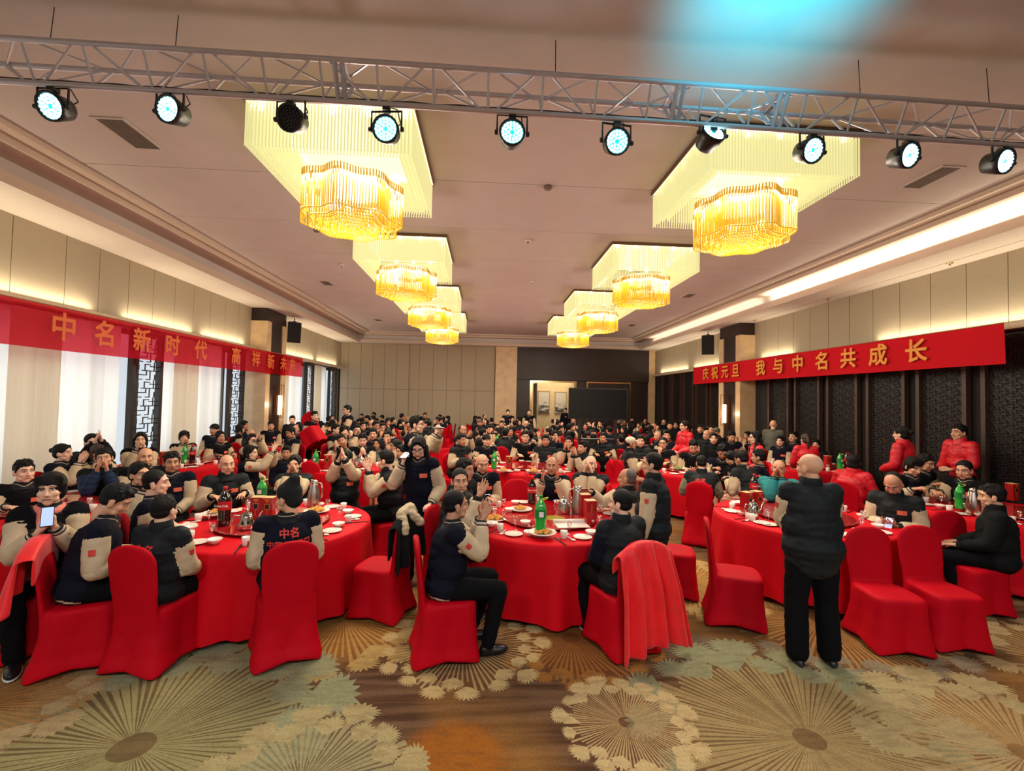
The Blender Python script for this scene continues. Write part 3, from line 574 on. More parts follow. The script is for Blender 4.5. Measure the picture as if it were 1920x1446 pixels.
def par(px, py, yaw, pitch, lit, lab, y=3.85, sc=1.0):
    c = at(px, py, y=y); top = cc(c.x); top.y = y
    s = thing('stage_lamp', lab, 'stage lamp', c, group='stage lamps clamped under the truss')
    R_ = Matrix.Rotation(math.radians(yaw), 3, 'Z')@Matrix.Rotation(math.radians(pitch), 3, 'X')   # lens faces local -Y
    A = np.array(R_); r = 0.105*sc
    body = MB(); prof = [(0.05, 0.15), (0.085, 0.13), (r+0.004, 0.02), (r+0.01, -0.03), (r, -0.035), (r-0.012, -0.02)]
    seg = 20; v = []
    for rr, yy in prof: v += [(rr*math.cos(t), yy, rr*math.sin(t)) for t in np.linspace(0, 2*PI, seg, endpoint=False)]
    f = [(i*seg+(j+1) % seg, i*seg+j, (i+1)*seg+j, (i+1)*seg+(j+1) % seg) for i in range(len(prof)-1) for j in range(seg)]+[tuple(range(seg))]
    obj('housing', MB().add(np.array(v)@A.T, f).mesh('housing', True), M_case, s)
    v = [((r-0.01)*math.cos(t), -0.012, (r-0.01)*math.sin(t)) for t in np.linspace(0, 2*PI, seg, endpoint=False)]
    obj('lens_plate', MB().add(np.array(v)@A.T, [tuple(range(seg))]).mesh('lens'), M_lens if lit else M_case, s)
    led = MB()
    pos = [(0.0, 0)]+[(0.030, 2*PI*i/6) for i in range(6)]+[(0.056, 2*PI*i/12+.2) for i in range(12)]+[(0.081, 2*PI*i/18) for i in range(18)]
    for rr, a in pos:
        if rr == 0 and lit: continue
        p = A@np.array([rr*math.cos(a), -0.018, rr*math.sin(a)]); led.ball(p, 0.0115 if lit else 0.0095, 7, 5)
    obj('led', led.mesh('leds', True), M_led if lit else M_off, s)
    w = r+0.025; up = 0.15
    yk = MB()
    ax = A@np.array([1, 0, 0]); ax = np.array([ax[0], ax[1], 0]); ax /= np.linalg.norm(ax)
    tz = 0.155
    yk.tube([ax*w+(0, 0, -0.02), ax*w+(0, 0, tz), -ax*w+(0, 0, tz), -ax*w+(0, 0, -0.02)], 0.010, 5).tube([ax*w, ax*(w+0.02)], 0.02, 6).tube([-ax*w, -ax*(w+0.02)], 0.02, 6)
    obj('yoke', yk.mesh('yoke'), M_case, s)
    dz = top.z-c.z
    obj('clamp', MB().tube([(0, 0, tz), (0, 0.0, dz-0.02)], 0.014, 6).box((-0.03, -0.03, dz-0.05), (0.03, 0.03, dz-0.015)).mesh('clamp'), M_case, s)
    obj('lead', MB().tube([(ax*0.02+(0, 0.1, 0.05)), ax*0.10+(0, 0.12, 0.12), ax*0.08+(0, 0.05, tz+0.05), (0.02, 0.02, dz)], 0.006, 5).mesh('lead'), M_case, s)
    if lit:
        d = A@np.array([0, -1, 0])
        l = light('SPOT', 'stage_lamp_beam', tuple(np.array(c)+d*0.06), 14, (0.15, 0.85, 1.0), 0.08, spot_size=math.radians(70), spot_blend=0.8)
        l.rotation_euler = Vector(d).to_track_quat('-Z', 'Y').to_euler()
ordn = ['leftmost', 'second from left', 'third from left', 'fourth from left', 'fifth from left', 'sixth from left', 'seventh from left', 'third from right', 'second from right', 'rightmost']
for i, (px, py, yw, pt, lit, extra) in enumerate((
    (98, 200, -4, 24, 1, 'tilted down'), (318, 206, -12, 12, 1, 'dim patch in its leds'), (545, 222, -12, 16, 0, 'switched off'), (724, 243, -6, 14, 1, 'before the left chandelier'),
    (960, 250, 2, 4, 1, 'glaring at the camera'), (1156, 266, 6, 20, 1, 'lit cyan'), (1336, 252, 10, -24, 1, 'tilted upward'), (1522, 282, 10, 22, 1, 'before the right chandelier'), (1702, 292, 12, 18, 1, 'lit cyan'), (1880, 303, 10, 18, 1, 'with a loop of cable'))):
    par(px, py, yw, pt, lit, '%s black stage lamp under the truss, %s' % (ordn[i], extra))
# ================================================================== banners
def banner_mat(name, tr, transl):
    m = bpy.data.materials.new(name); t = nt(m); N = t.nodes; L = t.links
    out = N.new('ShaderNodeOutputMaterial'); a = N.new('ShaderNodeBsdfDiffuse'); b = N.new('ShaderNodeBsdfTranslucent'); T = N.new('ShaderNodeBsdfTransparent'); m1 = N.new('ShaderNodeMixShader'); m2 = N.new('ShaderNodeMixShader')
    a.inputs[0].default_value = (*lin((205, 34, 44)), 1); b.inputs[0].default_value = (*lin((235, 40, 60)), 1); T.inputs[0].default_value = (*lin((248, 110, 124)), 1)
    m1.inputs[0].default_value = transl; m2.inputs[0].default_value = tr
    L.new(a.outputs[0], m1.inputs[1]); L.new(b.outputs[0], m1.inputs[2]); L.new(m1.outputs[0], m2.inputs[1]); L.new(T.outputs[0], m2.inputs[2]); L.new(m2.outputs[0], out.inputs[0]); return m
def banner(x, y0, y1, z_at, h, m, lab, chars, sgn, gm, sag=0.04):
    """cloth hung along a side wall; chars = [(y, glyph)]"""
    s = thing('banner', lab, 'banner', (x, (y0+y1)/2, TR)); n = 80; v = []
    yy = np.linspace(y0, y1, n+1); off = lambda y: 0.015*math.sin(y*2.3)+0.01*math.sin(y*5.1)
    for j in range(5):
        for y in yy: v.append((off(y)*(j/4+0.2), y-(y0+y1)/2, z_at(y)-TR-h*j/4))
    f = [(j*(n+1)+i, j*(n+1)+i+1, (j+1)*(n+1)+i+1, (j+1)*(n+1)+i) for j in range(4) for i in range(n)]
    obj('cloth', MB().add(v, f).mesh('cloth', True), m, s)
    obj('top_cord', MB().tube([(0, y-(y0+y1)/2, z_at(y)-TR+0.005) for y in yy[::4]], 0.009, 5).mesh('cord'), mat('cord', (150, 120, 80)), s)
    for y, ch in chars:
        t0 = text_mesh(ch, 0.44, 0.001, 0.0); tv_, tf_, _ = mesh_arrays(t0); bpy.data.meshes.remove(t0); tb_ = MB()
        for q, (dx, dy) in enumerate(((0, 0), (.011, 0), (-.011, 0), (0, .011), (0, -.011), (.008, .008), (-.008, .008), (.008, -.008), (-.008, -.008))): tb_.add(tv_+np.array([dx, dy, q*0.0006]), tf_)
        me = tb_.mesh('lettering')
        # text X -> along wall, text Y -> up, facing the room
        M = Matrix(((0, 0, sgn, sgn*0.05), (sgn*1.0, 0, 0, y-(y0+y1)/2), (0, 1, 0, z_at(y)-TR-h*0.5), (0, 0, 0, 1)))
        if sgn < 0: M = Matrix(((0, 0, -1, -0.05), (-1, 0, 0, y-(y0+y1)/2), (0, 1, 0, z_at(y)-TR-h*0.5), (0, 0, 0, 1)))
        obj('lettering', me, gm, s, M=M)
    return s
xb = XR-0.56
P0, P1 = at(1882, 606, x=xb), at(1300, 690, x=xb)
zr = lambda y: P0.z+(P1.z-P0.z)*(y-P0.y)/(P1.y-P0.y)
cpx = ((1326, '庆'), (1343, '祝'), (1362, '元'), (1382, '旦'), (1429, '我'), (1462, '与'), (1499, '中'), (1545, '名'), (1594, '共'), (1650, '成'), (1722, '长'))
banner(xb, P0.y, P1.y, zr, 0.62, banner_mat('red_banner', 0.0, 0.12), 'red cloth banner with gold characters along the right wall', [(at(px, 660, x=xb).y, c) for px, c in cpx], -1, mat('gold_print', (226, 150, 48), rough=0.6, var=0))
xb = XL+0.56
P2, P3 = at(0, 553, x=xb), at(568, 673, x=xb)
zl = lambda y: P2.z+(P3.z-P2.z)*(y-P2.y)/(P3.y-P2.y)
cpx = ((112, '中'), (191, '名'), (261, '新'), (319, '时'), (373, '代'), (440, '高'), (478, '祥'), (506, '新'), (530, '未'), (547, '来'))
banner(xb, 5.0, P3.y, zl, 0.64, banner_mat('sheer_red_banner', 0.42, 0.5), 'see-through red banner with orange characters along the window wall', [(at(px, 640, x=xb).y, c) for px, c in cpx], 1, mat('orange_print', (222, 104, 36), rough=0.6, var=0))
# ================================================================== television on its stand
tv = thing('television', 'large black television on a tall stand at the far end', 'television', (2.60, 10.4, 0), rz=0.0)
M_scr = mat('black_screen', (7, 9, 13), rough=0.12, var=0, coat=0.6); M_blk = mat('black_plastic', (18, 18, 19))
obj('screen', MB().box((-0.67, -0.02, 1.70), (0.67, -0.012, 2.38)).mesh('screen'), M_scr, tv)
obj('bezel', MB().box((-0.69, -0.012, 1.68), (0.69, 0.05, 2.40)).mesh('bezel'), M_blk, tv)
for s_ in (-1, 1): obj('leg', MB().box((s_*0.42-0.035, 0.0, 0.0), (s_*0.42+0.035, 0.06, 1.72)).mesh('leg'), M_blk, tv)
obj('foot', MB().box((-0.55, -0.3, 0.0), (0.55, 0.36, 0.03)).mesh('foot'), M_blk, tv)
obj('stand_shelf', MB().box((-0.42, -0.05, 1.2), (0.42, 0.12, 1.23)).mesh('shelf'), M_blk, tv)
# ================================================================== tables
M_cloth = mat('red_tablecloth', (206, 4, 24), rough=0.65, var=0.04, scale=3, spec=0.15, bump=0.12, bscale=4)
def hsh(i): return (math.sin(i*12.9898)*43758.5453) % 1
def cloth_mesh(R, folds=16, hi=True, seed=0):
    seg = 128 if hi else 48; v = []; prof = [(0.0, .772), (R*0.6, .772), (R-0.03, .772), (R-0.004, .768), (R+0.008, .755)]
    zs = [0.70, 0.60, 0.45, 0.28, 0.14, 0.06]
    for r, z in prof[1:]: v += [(r*math.cos(t), r*math.sin(t), z) for t in np.linspace(0, 2*PI, seg, endpoint=False)]
    for z in zs:
        k = (0.755-z)/0.69
        for t in np.linspace(0, 2*PI, seg, endpoint=False):
            w = 0.5*math.sin(folds*t+seed)+0.3*math.sin((folds*0.6//1)*t+seed*2.1+1)+0.25*math.sin((folds*1.7//1)*t+seed)
            r = R+0.01+k*0.065*w+k*0.025
            v.append((r*math.cos(t), r*math.sin(t), z+(0.02*math.sin(3*t+seed)*k)))
    v.append((0, 0, .772)); c = len(v)-1; n = len(prof)-1+len(zs)
    f = [(c, j, (j+1) % seg) for j in range(seg)]+[(i*seg+j, (i+1)*seg+j, (i+1)*seg+(j+1) % seg, i*seg+(j+1) % seg) for i in range(n-1) for j in range(seg)]
    return MB().add(v, f).mesh('tablecloth', True)
M_wood = mat('plywood', (150, 110, 70)); M_turn = mat('red_glass_turntable', (186, 30, 34), rough=0.06, var=0.05, coat=1.0, spec=0.8)
M_chromering = mat('steel_rim', (170, 150, 140), rough=0.2, metal=1.0, var=0)
clm = [cloth_mesh(0.95, 15, True, 0.4), cloth_mesh(0.95, 17, True, 2.2), cloth_mesh(0.95, 14, True, 4.4), cloth_mesh(0.95, 16, False, 1.0)]
top_me = MB().lathe([(0.90, 0.735), (0.90, 0.765)], seg=32).mesh('tabletop'); ped_me = MB().lathe([(0.35, 0), (0.30, 0.05), (0.05, 0.1), (0.05, 0.735)], seg=12).mesh('pedestal')
turn_me = MB().lathe([(0.53, 0.0), (0.54, 0.004), (0.54, 0.010), (0.53, 0.013)], seg=48).mesh('turntable', False); rim_me = MB().lathe([(0.541, 0.0), (0.546, 0.005), (0.541, 0.012)], seg=48, cap=False).mesh('rim', True)
base_me = MB().lathe([(0.15, 0), (0.15, 0.02)], seg=16).mesh('base')
def banquet(x, y, k, lab, R=1.0):
    t = thing('round_table', 'round banquet table under a red cloth, the '+lab, 'table', (x, y, 0), rz=k*1.3, group='round banquet tables', scale=R)
    obj('tablecloth', clm[k % 3 if y < 7 else 3], M_cloth, t); obj('tabletop', top_me, M_wood, t); obj('pedestal', ped_me, M_wood, t)
    s = thing('turntable', 'red glass turntable on the '+lab, 'turntable', (x, y, 0.772*R), group='glass turntables', scale=R)
    obj('glass_disc', turn_me, M_turn, s, loc=(0, 0, 0.02)); obj('rim', rim_me, M_chromering, s, loc=(0, 0, 0.02)); obj('base', base_me, M_chromering, s)
TZ = 0.772; UZ = TZ+0.034
M_por = mat('white_porcelain', (240, 226, 212), rough=0.25, var=0.0, coat=0.3); M_foodA = mat('fried_food', (214, 150, 60), rough=0.6, var=0.35, scale=60); M_foodB = mat('green_food', (120, 140, 60), rough=0.6, var=0.4, scale=60)
plate = MB().lathe([(0.045, 0.0), (0.05, 0.004), (0.09, 0.012), (0.092, 0.015), (0.088, 0.015), (0.05, 0.007), (0.0, 0.006)], seg=24, cap=False).mesh('plate', True)
bowl = MB().lathe([(0.025, 0), (0.03, 0.004), (0.055, 0.03), (0.062, 0.045), (0.060, 0.046), (0.05, 0.03), (0.02, 0.010), (0, 0.009)], seg=20, cap=False).mesh('bowl', True)
cup = MB().lathe([(0.026, 0), (0.030, 0.004), (0.036, 0.075), (0.034, 0.076), (0.028, 0.008), (0, 0.007)], seg=16, cap=False).mesh('cup', True)
goblet = MB().lathe([(0.028, 0), (0.027, 0.003), (0.005, 0.008), (0.004, 0.05), (0.018, 0.065), (0.028, 0.09), (0.024, 0.13), (0.022, 0.13), (0.026, 0.09), (0.016, 0.067), (0, 0.058)], seg=14, cap=False).mesh('goblet', True)
spoon = MB().ball((0, 0, 0.008), (0.022, 0.032, 0.008), 10, 6).tube([(0, -0.03, 0.008), (0, -0.12, 0.014)], 0.006, 6).mesh('spoon', True)
chop = MB().box((-0.006, -0.12, 0.0), (-0.001, 0.12, 0.006)).box((0.002, -0.12, 0.0), (0.007, 0.12, 0.006)).mesh('chopsticks')
M_glas = bpy.data.materials.new('clear_glass'); _t = nt(M_glas); _o = _t.nodes.new('ShaderNodeOutputMaterial'); _a = _t.nodes.new('ShaderNodeBsdfTransparent'); _b = _t.nodes.new('ShaderNodeBsdfGlossy'); _m = _t.nodes.new('ShaderNodeMixShader'); _b.inputs['Roughness'].default_value = 0.05; _m.inputs[0].default_value = 0.22
_t.links.new(_a.outputs[0], _m.inputs[1]); _t.links.new(_b.outputs[0], _m.inputs[2]); _t.links.new(_m.outputs[0], _o.inputs[0])
M_chop = mat('dark_chopstick', (60, 30, 22), rough=0.4)
def item(name, me, m, loc, rz, lab, cat, grp, sc=None):
    o = obj(name, me, m, loc=loc, rot=(0, 0, rz), scale=sc); tag(o, lab, cat, grp); return o
PLACEW = ['nearest the camera', 'near right', 'right', 'far right', 'farthest from the camera', 'far left', 'left', 'near left', 'front', 'side']
def setting(cx, cy, a, where, seat, full=True, R=0.95):
    """plate, bowl, cup, goblet, spoon and chopsticks for one guest; a = direction of the seat from the table centre"""
    ux, uy = math.cos(a), math.sin(a); tx, ty = -uy, ux
    P = lambda r, s: (cx+ux*r+tx*s, cy+uy*r+ty*s, TZ+0.001)
    nm = '%s seat of the %s' % (seat, where)
    j = lambda: rng.uniform(-0.02, 0.02)
    item('plate', plate, M_por, P(0.78+j(), 0.02+j()), 0, 'white plate at the '+nm, 'plate', 'plates on the '+where)
    item('bowl', bowl, M_por, P(0.70+j(), 0.17+j()), 0, 'small white bowl at the '+nm, 'bowl', 'bowls on the '+where)
    item('paper_cup', cup, M_por, P(0.74+j(), -0.16+j()), 0, 'white cup at the '+nm, 'cup', 'cups on the '+where)
    if full:
        item('wine_glass', goblet, M_glas, P(0.62+j(), -0.05+j()), 0, 'small stemmed glass at the '+nm, 'glass', 'glasses on the '+where)
        item('spoon', spoon, M_por, P(0.82+j(), -0.11+j()), a-PI/2+0.2, 'white soup spoon at the '+nm, 'spoon', 'spoons on the '+where)
        item('chopsticks', chop, M_chop, P(0.80+j(), -0.21+j()), a-PI/2+j()*5, 'dark chopsticks at the '+nm, 'chopsticks', 'chopsticks on the '+where)
def food_plate(x, y, z, kind, lab):
    s = thing('serving_plate', lab, 'dish', (x, y, z)); obj('dish', plate, M_por, s, scale=1.5)
    mb = MB()
    for i in range(14 if kind else 10):
        a = i*2.4; r = 0.018*math.sqrt(i)*1.1; mb.ball((r*math.cos(a), r*math.sin(a), 0.028+0.025*max(0, 1-r*16)), (0.024, 0.022, 0.018) if kind else (0.03, 0.016, 0.012), 8, 6)
    obj('food', mb.mesh('food', True), M_foodA if kind != 2 else M_foodB, s)['kind'] = 'stuff'
def bottle(x, y, z, col, lab, tall=0.33):
    s = thing('soda_bottle', lab, 'bottle', (x, y, z)); g = col == 'green'
    M_b = mat('green_plastic', (40, 170, 60), rough=0.08, trans=0.0, coat=1.0, emit=(20, 120, 30), estr=0.0) if g else mat('cola_liquid', (26, 10, 8), rough=0.08, coat=1.0)
    obj('bottle_body', MB().lathe([(0.045, 0), (0.052, 0.01), (0.052, 0.06), (0.049, 0.10), (0.053, 0.14), (0.053, 0.22), (0.04, 0.26), (0.016, 0.30), (0.014, 0.32)], seg=18).mesh('bottle', True), M_b, s)
    obj('bottle_label', MB().lathe([(0.0545, 0.14), (0.0545, 0.215)], seg=18, cap=False).mesh('label', True), mat('green_label', (20, 130, 60), rough=0.4) if g else mat('red_label', (200, 20, 26), rough=0.4), s)
    if not g:
        obj('label_script', text_mesh('Coca-Cola', 0.027, 0.001, 0.0005), mat('white_print', (240, 235, 230), var=0), s, M=Matrix.Translation((0, -0.056, 0.178))@Matrix.Rotation(PI/2, 4, 'X'))
    else: obj('label_mark', MB().box((-0.02, -0.058, 0.155), (0.02, -0.0545, 0.20)).mesh('mark'), mat('white_print', (240, 235, 230), var=0), s)
    obj('cap', MB().lathe([(0.017, 0.315), (0.017, 0.335), (0.014, 0.338)], seg=12).mesh('cap', True), mat('green_cap', (30, 140, 50), rough=0.4) if g else mat('red_cap', (210, 30, 34), rough=0.4), s)
    hn = [(0.016*math.cos(t)+0.03, 0.0, 0.315+0.0*t) for t in np.linspace(0, 6.3, 10)]
    obj('carry_ring', MB().tube([(0.035+0.028*math.cos(t), 0.028*math.sin(t), 0.305+0.012*math.cos(t)) for t in np.linspace(0, 2*PI, 13)], 0.004, 5).mesh('ring', True), mat('yellow_ring', (230, 220, 60)) if g else mat('red_cap', (210, 30, 34)), s)
    s.scale = (tall/0.33,)*3
def kettle(x, y, rz, lab, z=None):
    s = thing('steel_kettle', lab, 'kettle', (x, y, z or UZ), rz); m = mat('polished_steel', (205, 200, 196), rough=0.12, metal=1.0, var=0)
    obj('kettle_body', MB().lathe([(0.065, 0), (0.075, 0.01), (0.07, 0.06), (0.052, 0.12), (0.045, 0.14)], seg=20).mesh('body', True), m, s)
    obj('lid', MB().lathe([(0.047, 0.14), (0.04, 0.155), (0.01, 0.165), (0.012, 0.185), (0.0, 0.19)], seg=16, cap=False).mesh('lid', True), m, s)
    obj('spout', MB().tube([(0.06, 0, 0.05), (0.10, 0, 0.08), (0.11, 0, 0.13), (0.13, 0, 0.16)], [0.014, 0.011, 0.008, 0.006], 8).mesh('spout', True), m, s)
    obj('handle', MB().tube([(-0.05, 0, 0.13), (-0.10, 0, 0.14), (-0.12, 0, 0.09), (-0.10, 0, 0.04), (-0.07, 0, 0.03)], 0.006, 7).mesh('handle', True), m, s)
def thermos(x, y, rz, lab, z=None):
    s = thing('thermos_jug', lab, 'thermos', (x, y, z or UZ), rz); m = mat('brushed_steel', (186, 176, 166), rough=0.28, metal=1.0, var=0.05)
    obj('jug_body', MB().lathe([(0.068, 0), (0.072, 0.01), (0.072, 0.10), (0.06, 0.18), (0.04, 0.25), (0.036, 0.275)], seg=20).mesh('body', True), m, s)
    obj('lid', MB().lathe([(0.037, 0.275), (0.036, 0.30), (0.015, 0.31), (0, 0.312)], seg=14, cap=False).tube([(0.02, 0, 0.30), (0.05, 0, 0.305)], 0.009, 6).mesh('lid', True), m, s)
    obj('handle', MB().tube([(-0.036, 0, 0.28), (-0.09, 0, 0.27), (-0.105, 0, 0.2), (-0.10, 0, 0.12), (-0.072, 0, 0.10)], 0.009, 7).mesh('handle', True), m, s)
M_boxr = mat('red_gift_box', (168, 16, 22), rough=0.35, var=0.06, coat=0.3); M_gold = mat('gold_foil', (200, 140, 60), rough=0.4, metal=0.3, var=0)
def winebox(x, y, rz, lab, plain=False, z=None):
    s = thing('gift_box', lab, 'box', (x, y, z or UZ), rz); w, d, h = 0.055, 0.05, 0.235
    obj('carton', MB().box((-w, -d, 0), (w, d, h)).mesh('carton'), M_boxr, s); obj('carton_top', MB().box((-w, -d, h), (w, d, h+0.006)).mesh('top'), mat('cream_card', (226, 170, 120)), s)
    if not plain:
        g = MB().box((-0.025, -d-.002, 0.12), (0.025, -d, 0.18)).add([(-0.03, -d-.002, 0.225), (0.03, -d-.002, 0.225), (0.0, -d-.002, 0.19)], [(0, 2, 1)]).box((-0.003, -d-.002, 0.05), (0.003, -d, 0.12))
        obj('gold_emblem', g.mesh('emblem'), M_gold, s); obj('black_panel', MB().box((-0.019, -d-.004, 0.126), (0.019, -d-.002, 0.174)).mesh('panel'), M_blk, s)
    else:
        for q in range(4): obj('lettering', MB().box((-0.006, -d-.002, 0.185-q*0.022), (0.006, -d, 0.20-q*0.022)).mesh('glyph'), M_gold, s)
        obj('price_label', MB().box((0.0, -d-.002, 0.02), (0.03, -d, 0.04)).mesh('label'), M_por, s)
def ashtray(x, y, lab):
    item('paper_bowl', bowl, M_por, (x, y, UZ), 0, lab, 'bowl', None, 0.9)
def T(px, py, z=TZ): p = at(px, py, z=z); return p.x, p.y
TB = [(-5.05, 5.45, 'left edge table'), (-2.17, 4.88, 'first front table'), (0.734, 5.12, 'centre front table'), (3.80, 5.28, 'right front table'), (6.75, 5.55, 'right edge table')]
for k, (x, y, w) in enumerate(TB): banquet(x, y, k, w)
R2 = [(-5.75, 8.95, 'window side table'), (-2.76, 8.95, 'second row left table'), (0.96, 8.91, 'second row centre table'), (4.05, 8.87, 'second row right table'), (7.1, 9.6, 'lattice wall side table')]
for k, (x, y, w) in enumerate(R2): banquet(x, y, k+2, w)
R3 = []
rown = ['third', 'fourth', 'fifth', 'sixth']
coln = ['leftmost', 'second', 'middle', 'fourth', 'rightmost']
for r, yy in enumerate((12.3, 15.2, 18.0, 20.4)):
    for c, xx in enumerate((-5.6, -2.7, 0.6, 3.7, 6.9)):
        if r == 3 and c in (3,): continue
        x = xx+rng.uniform(-.15, .15)+(0.35 if c == 0 else -0.4 if c == 4 else 0)*(r in (0, 1)); y = yy+rng.uniform(-.15, .15)
        w = '%s table of the %s row' % (coln[c], rown[r]); R3.append((x, y, w)); banquet(x, y, 3, w)
# place settings
angs = {0: [-90, -45, 0, 45, 90, 140], 1: [-118, -70, -25, 15, 60, 100, 145, 190], 2: [-125, -75, -35, 10, 60, 105, 150, 195], 3: [-150, -95, -60, -20, 30, 75, 120, 165, 205], 4: [100, 150, 190, 235, 60]}
CL = ['first', 'second', 'third', 'fourth', 'fifth', 'sixth', 'seventh', 'eighth', 'ninth', 'tenth']
for k, (x, y, w) in enumerate(TB):
    for i, a in enumerate(angs[k]): setting(x, y, math.radians(a), w, CL[i]+' counterclockwise')
for k, (x, y, w) in enumerate(R2):
    for i in range(8): setting(x, y, 2*PI*i/8-PI/2, w, CL[i]+' counterclockwise', full=(i in (0, 1, 7)))
for k, (x, y, w) in enumerate(R3):
    if y > 14: continue
    for i in range(6): item('plate', plate, M_por, (x+0.62*math.cos(i*PI/3-PI/2), y+0.62*math.sin(i*PI/3-PI/2), TZ+0.002), 0, 'white plate, %s counterclockwise, on the %s' % (CL[i], w), 'plate', 'plates on the '+w)
# table centrepieces
x, y = T(1013, 1000, UZ); bottle(x, y, UZ, 'green', 'big green soda bottle on the centre front table', 0.36)
x, y = T(997, 945, UZ); bottle(x, y, UZ, 'cola', 'dark cola bottle behind the green one on the centre front table')
x, y = T(1057, 962, UZ); kettle(x, y, 0.2, 'polished steel kettle on the centre front table')
x, y = T(1083, 962, UZ); thermos(x, y, 0.0, 'tall steel thermos jug on the centre front table')
x, y = T(1106, 980, UZ); winebox(x, y, 0.15, 'front red gift box standing on the centre front table', True)
x, y = T(1096, 966, UZ); winebox(x, y, 0.10, 'red gift box behind another on the centre front table', True)
x, y = T(1014, 994, UZ); food_plate(x-0.0, y-0.13, UZ, 1, 'plate of orange fried rolls on the centre front table')
x, y = T(976, 957, UZ); food_plate(x, y, UZ, 0, 'plate of sliced cold meat on the centre front table')
x, y = T(948, 975); food_plate(x-0.12, y, TZ, 1, 'small dish of leftovers at the left of the centre front table')
x, y = T(985, 984, UZ); ashtray(x, y, 'white ashtray bowl left of the orange rolls')
x, y = T(955, 960, UZ); ashtray(x, y, 'white paper bowl on the turntable by the sliced meat')
x, y = T(1072, 985, UZ); pm_ = thing('open_booklet', 'open white booklet lying on the centre turntable', 'booklet', (x, y, UZ), 0.1)
obj('page', MB().box((-0.17, -0.1, 0), (0.17, 0.08, 0.004)).mesh('page'), M_por, pm_); obj('spine_tube', MB().box((-0.17, 0.09, 0), (0.17, 0.13, 0.03)).mesh('tube'), M_por, pm_)
x, y = T(1040, 972, UZ); item('centre_disc', MB().lathe([(0.11, 0), (0.11, 0.004)], seg=24).mesh('disc'), mat('olive_disc', (150, 130, 30), rough=0.3), (x, y, UZ), 0, 'flat olive yellow disc in the middle of the centre turntable', 'tray', None)
x, y = T(420, 985, UZ); bottle(x, y, UZ, 'cola', 'large cola bottle with red label on the left front table', 0.37)
x, y = T(462, 992, UZ); kettle(x, y, 0.4, 'polished steel kettle on the left front table')
x, y = T(483, 975, UZ); winebox(x, y, 0.0, 'left one of two red gift boxes on the left front table')
x, y = T(504, 976, UZ); winebox(x, y, 0.0, 'right one of two red gift boxes on the left front table')
x, y = T(490, 950, UZ); bottle(x, y, UZ, 'green', 'green soda bottle behind the red gift boxes')
x, y = T(588, 950, UZ); thermos(x, y, 2.9, 'tall steel thermos jug on the left front table')
x, y = T(597, 958, UZ); food_plate(x, y-0.05, UZ, 1, 'white plate of orange fried balls beside the thermos')
x, y = T(403, 965, UZ); food_plate(x, y, UZ, 0, 'plate of cold slices by the cola bottle')
x, y = T(1413, 968, UZ); kettle(x, y, 0.1, 'steel kettle on the table behind the bald man')
x, y = T(1400, 960, UZ); winebox(x, y, 0.35, 'left red gift box behind the steel kettle')
x, y = T(1418, 958, UZ); winebox(x, y, 0.35, 'right red gift box behind the steel kettle')
x, y = T(1414, 935, UZ); bottle(x, y, UZ, 'cola', 'cola bottle with red cap behind the gift boxes on the right')
x, y = T(22, 950, UZ); winebox(x, y, 0.2, 'red gift box on the table at the left edge')
x, y = T(50, 935, UZ); bottle(x, y, UZ, 'cola', 'small red bottle on the table at the left edge', 0.2)
x, y = T(335, 858, UZ); 
for px, py, kd, lab in ((345, 868, 'green', 'green soda bottle on the window side table'), (360, 867, 'cola', 'cola bottle beside the green one on the window side table'), (591, 880, 'green', 'green soda bottle on the second row table left of centre'), (926, 880, 'green', 'green soda bottle on the table behind the phone reader'), (932, 838, 'green', 'small green bottle on the third row table near the middle'), (955, 838, 'cola', 'small cola bottle on the third row table near the middle'), (1575, 880, 'green', 'green soda bottle by the dark lattice wall'), (1588, 878, 'cola', 'cola bottle by the dark lattice wall'), (1800, 955, 'green', 'small bottle on the table at the right edge')):
    x, y = T(px, py, UZ); bottle(x, y, UZ, kd, lab)
for px, py, lab in ((308, 872, 'red gift box on the window side table'), (614, 878, 'red gift box on the second row table left of centre'), (954, 880, 'red gift box on the table behind the centre front table'), (1552, 876, 'red gift box by the dark lattice wall'), (970, 828, 'red gift box on the middle third row table'), (750, 822, 'red gift box on the far second table'), (1165, 846, 'red gift box behind the television leg'), (1385, 848, 'red gift box right of the far table'), (1898, 938, 'red gift box at the right edge of the photo')):
    x, y = T(px, py, UZ); winebox(x, y, 0.1, lab)
for px, py, lab in ((677, 872, 'steel kettle on the second row table left of centre'),):
    x, y = T(px, py, UZ); kettle(x, y, 0.3, lab)
for px, py, lab in ((1825, 962, 'steel thermos on the table at the right edge'),):
    x, y = T(px, py, UZ); thermos(x, y, 0.3, lab)
for px, py, k_, lab in ((1000, 885, 1, 'dish of orange rolls on the table behind the centre'), (945, 884, 0, 'dish of cold cuts on the table behind the centre'), (1270, 880, 2, 'green dish on the second row table right of centre'), (1300, 876, 1, 'golden dish on the second row table right of centre'), (640, 884, 2, 'dish with greens on the second row table left of centre')):
    x, y = T(px, py, UZ); food_plate(x, y, UZ, k_, lab)
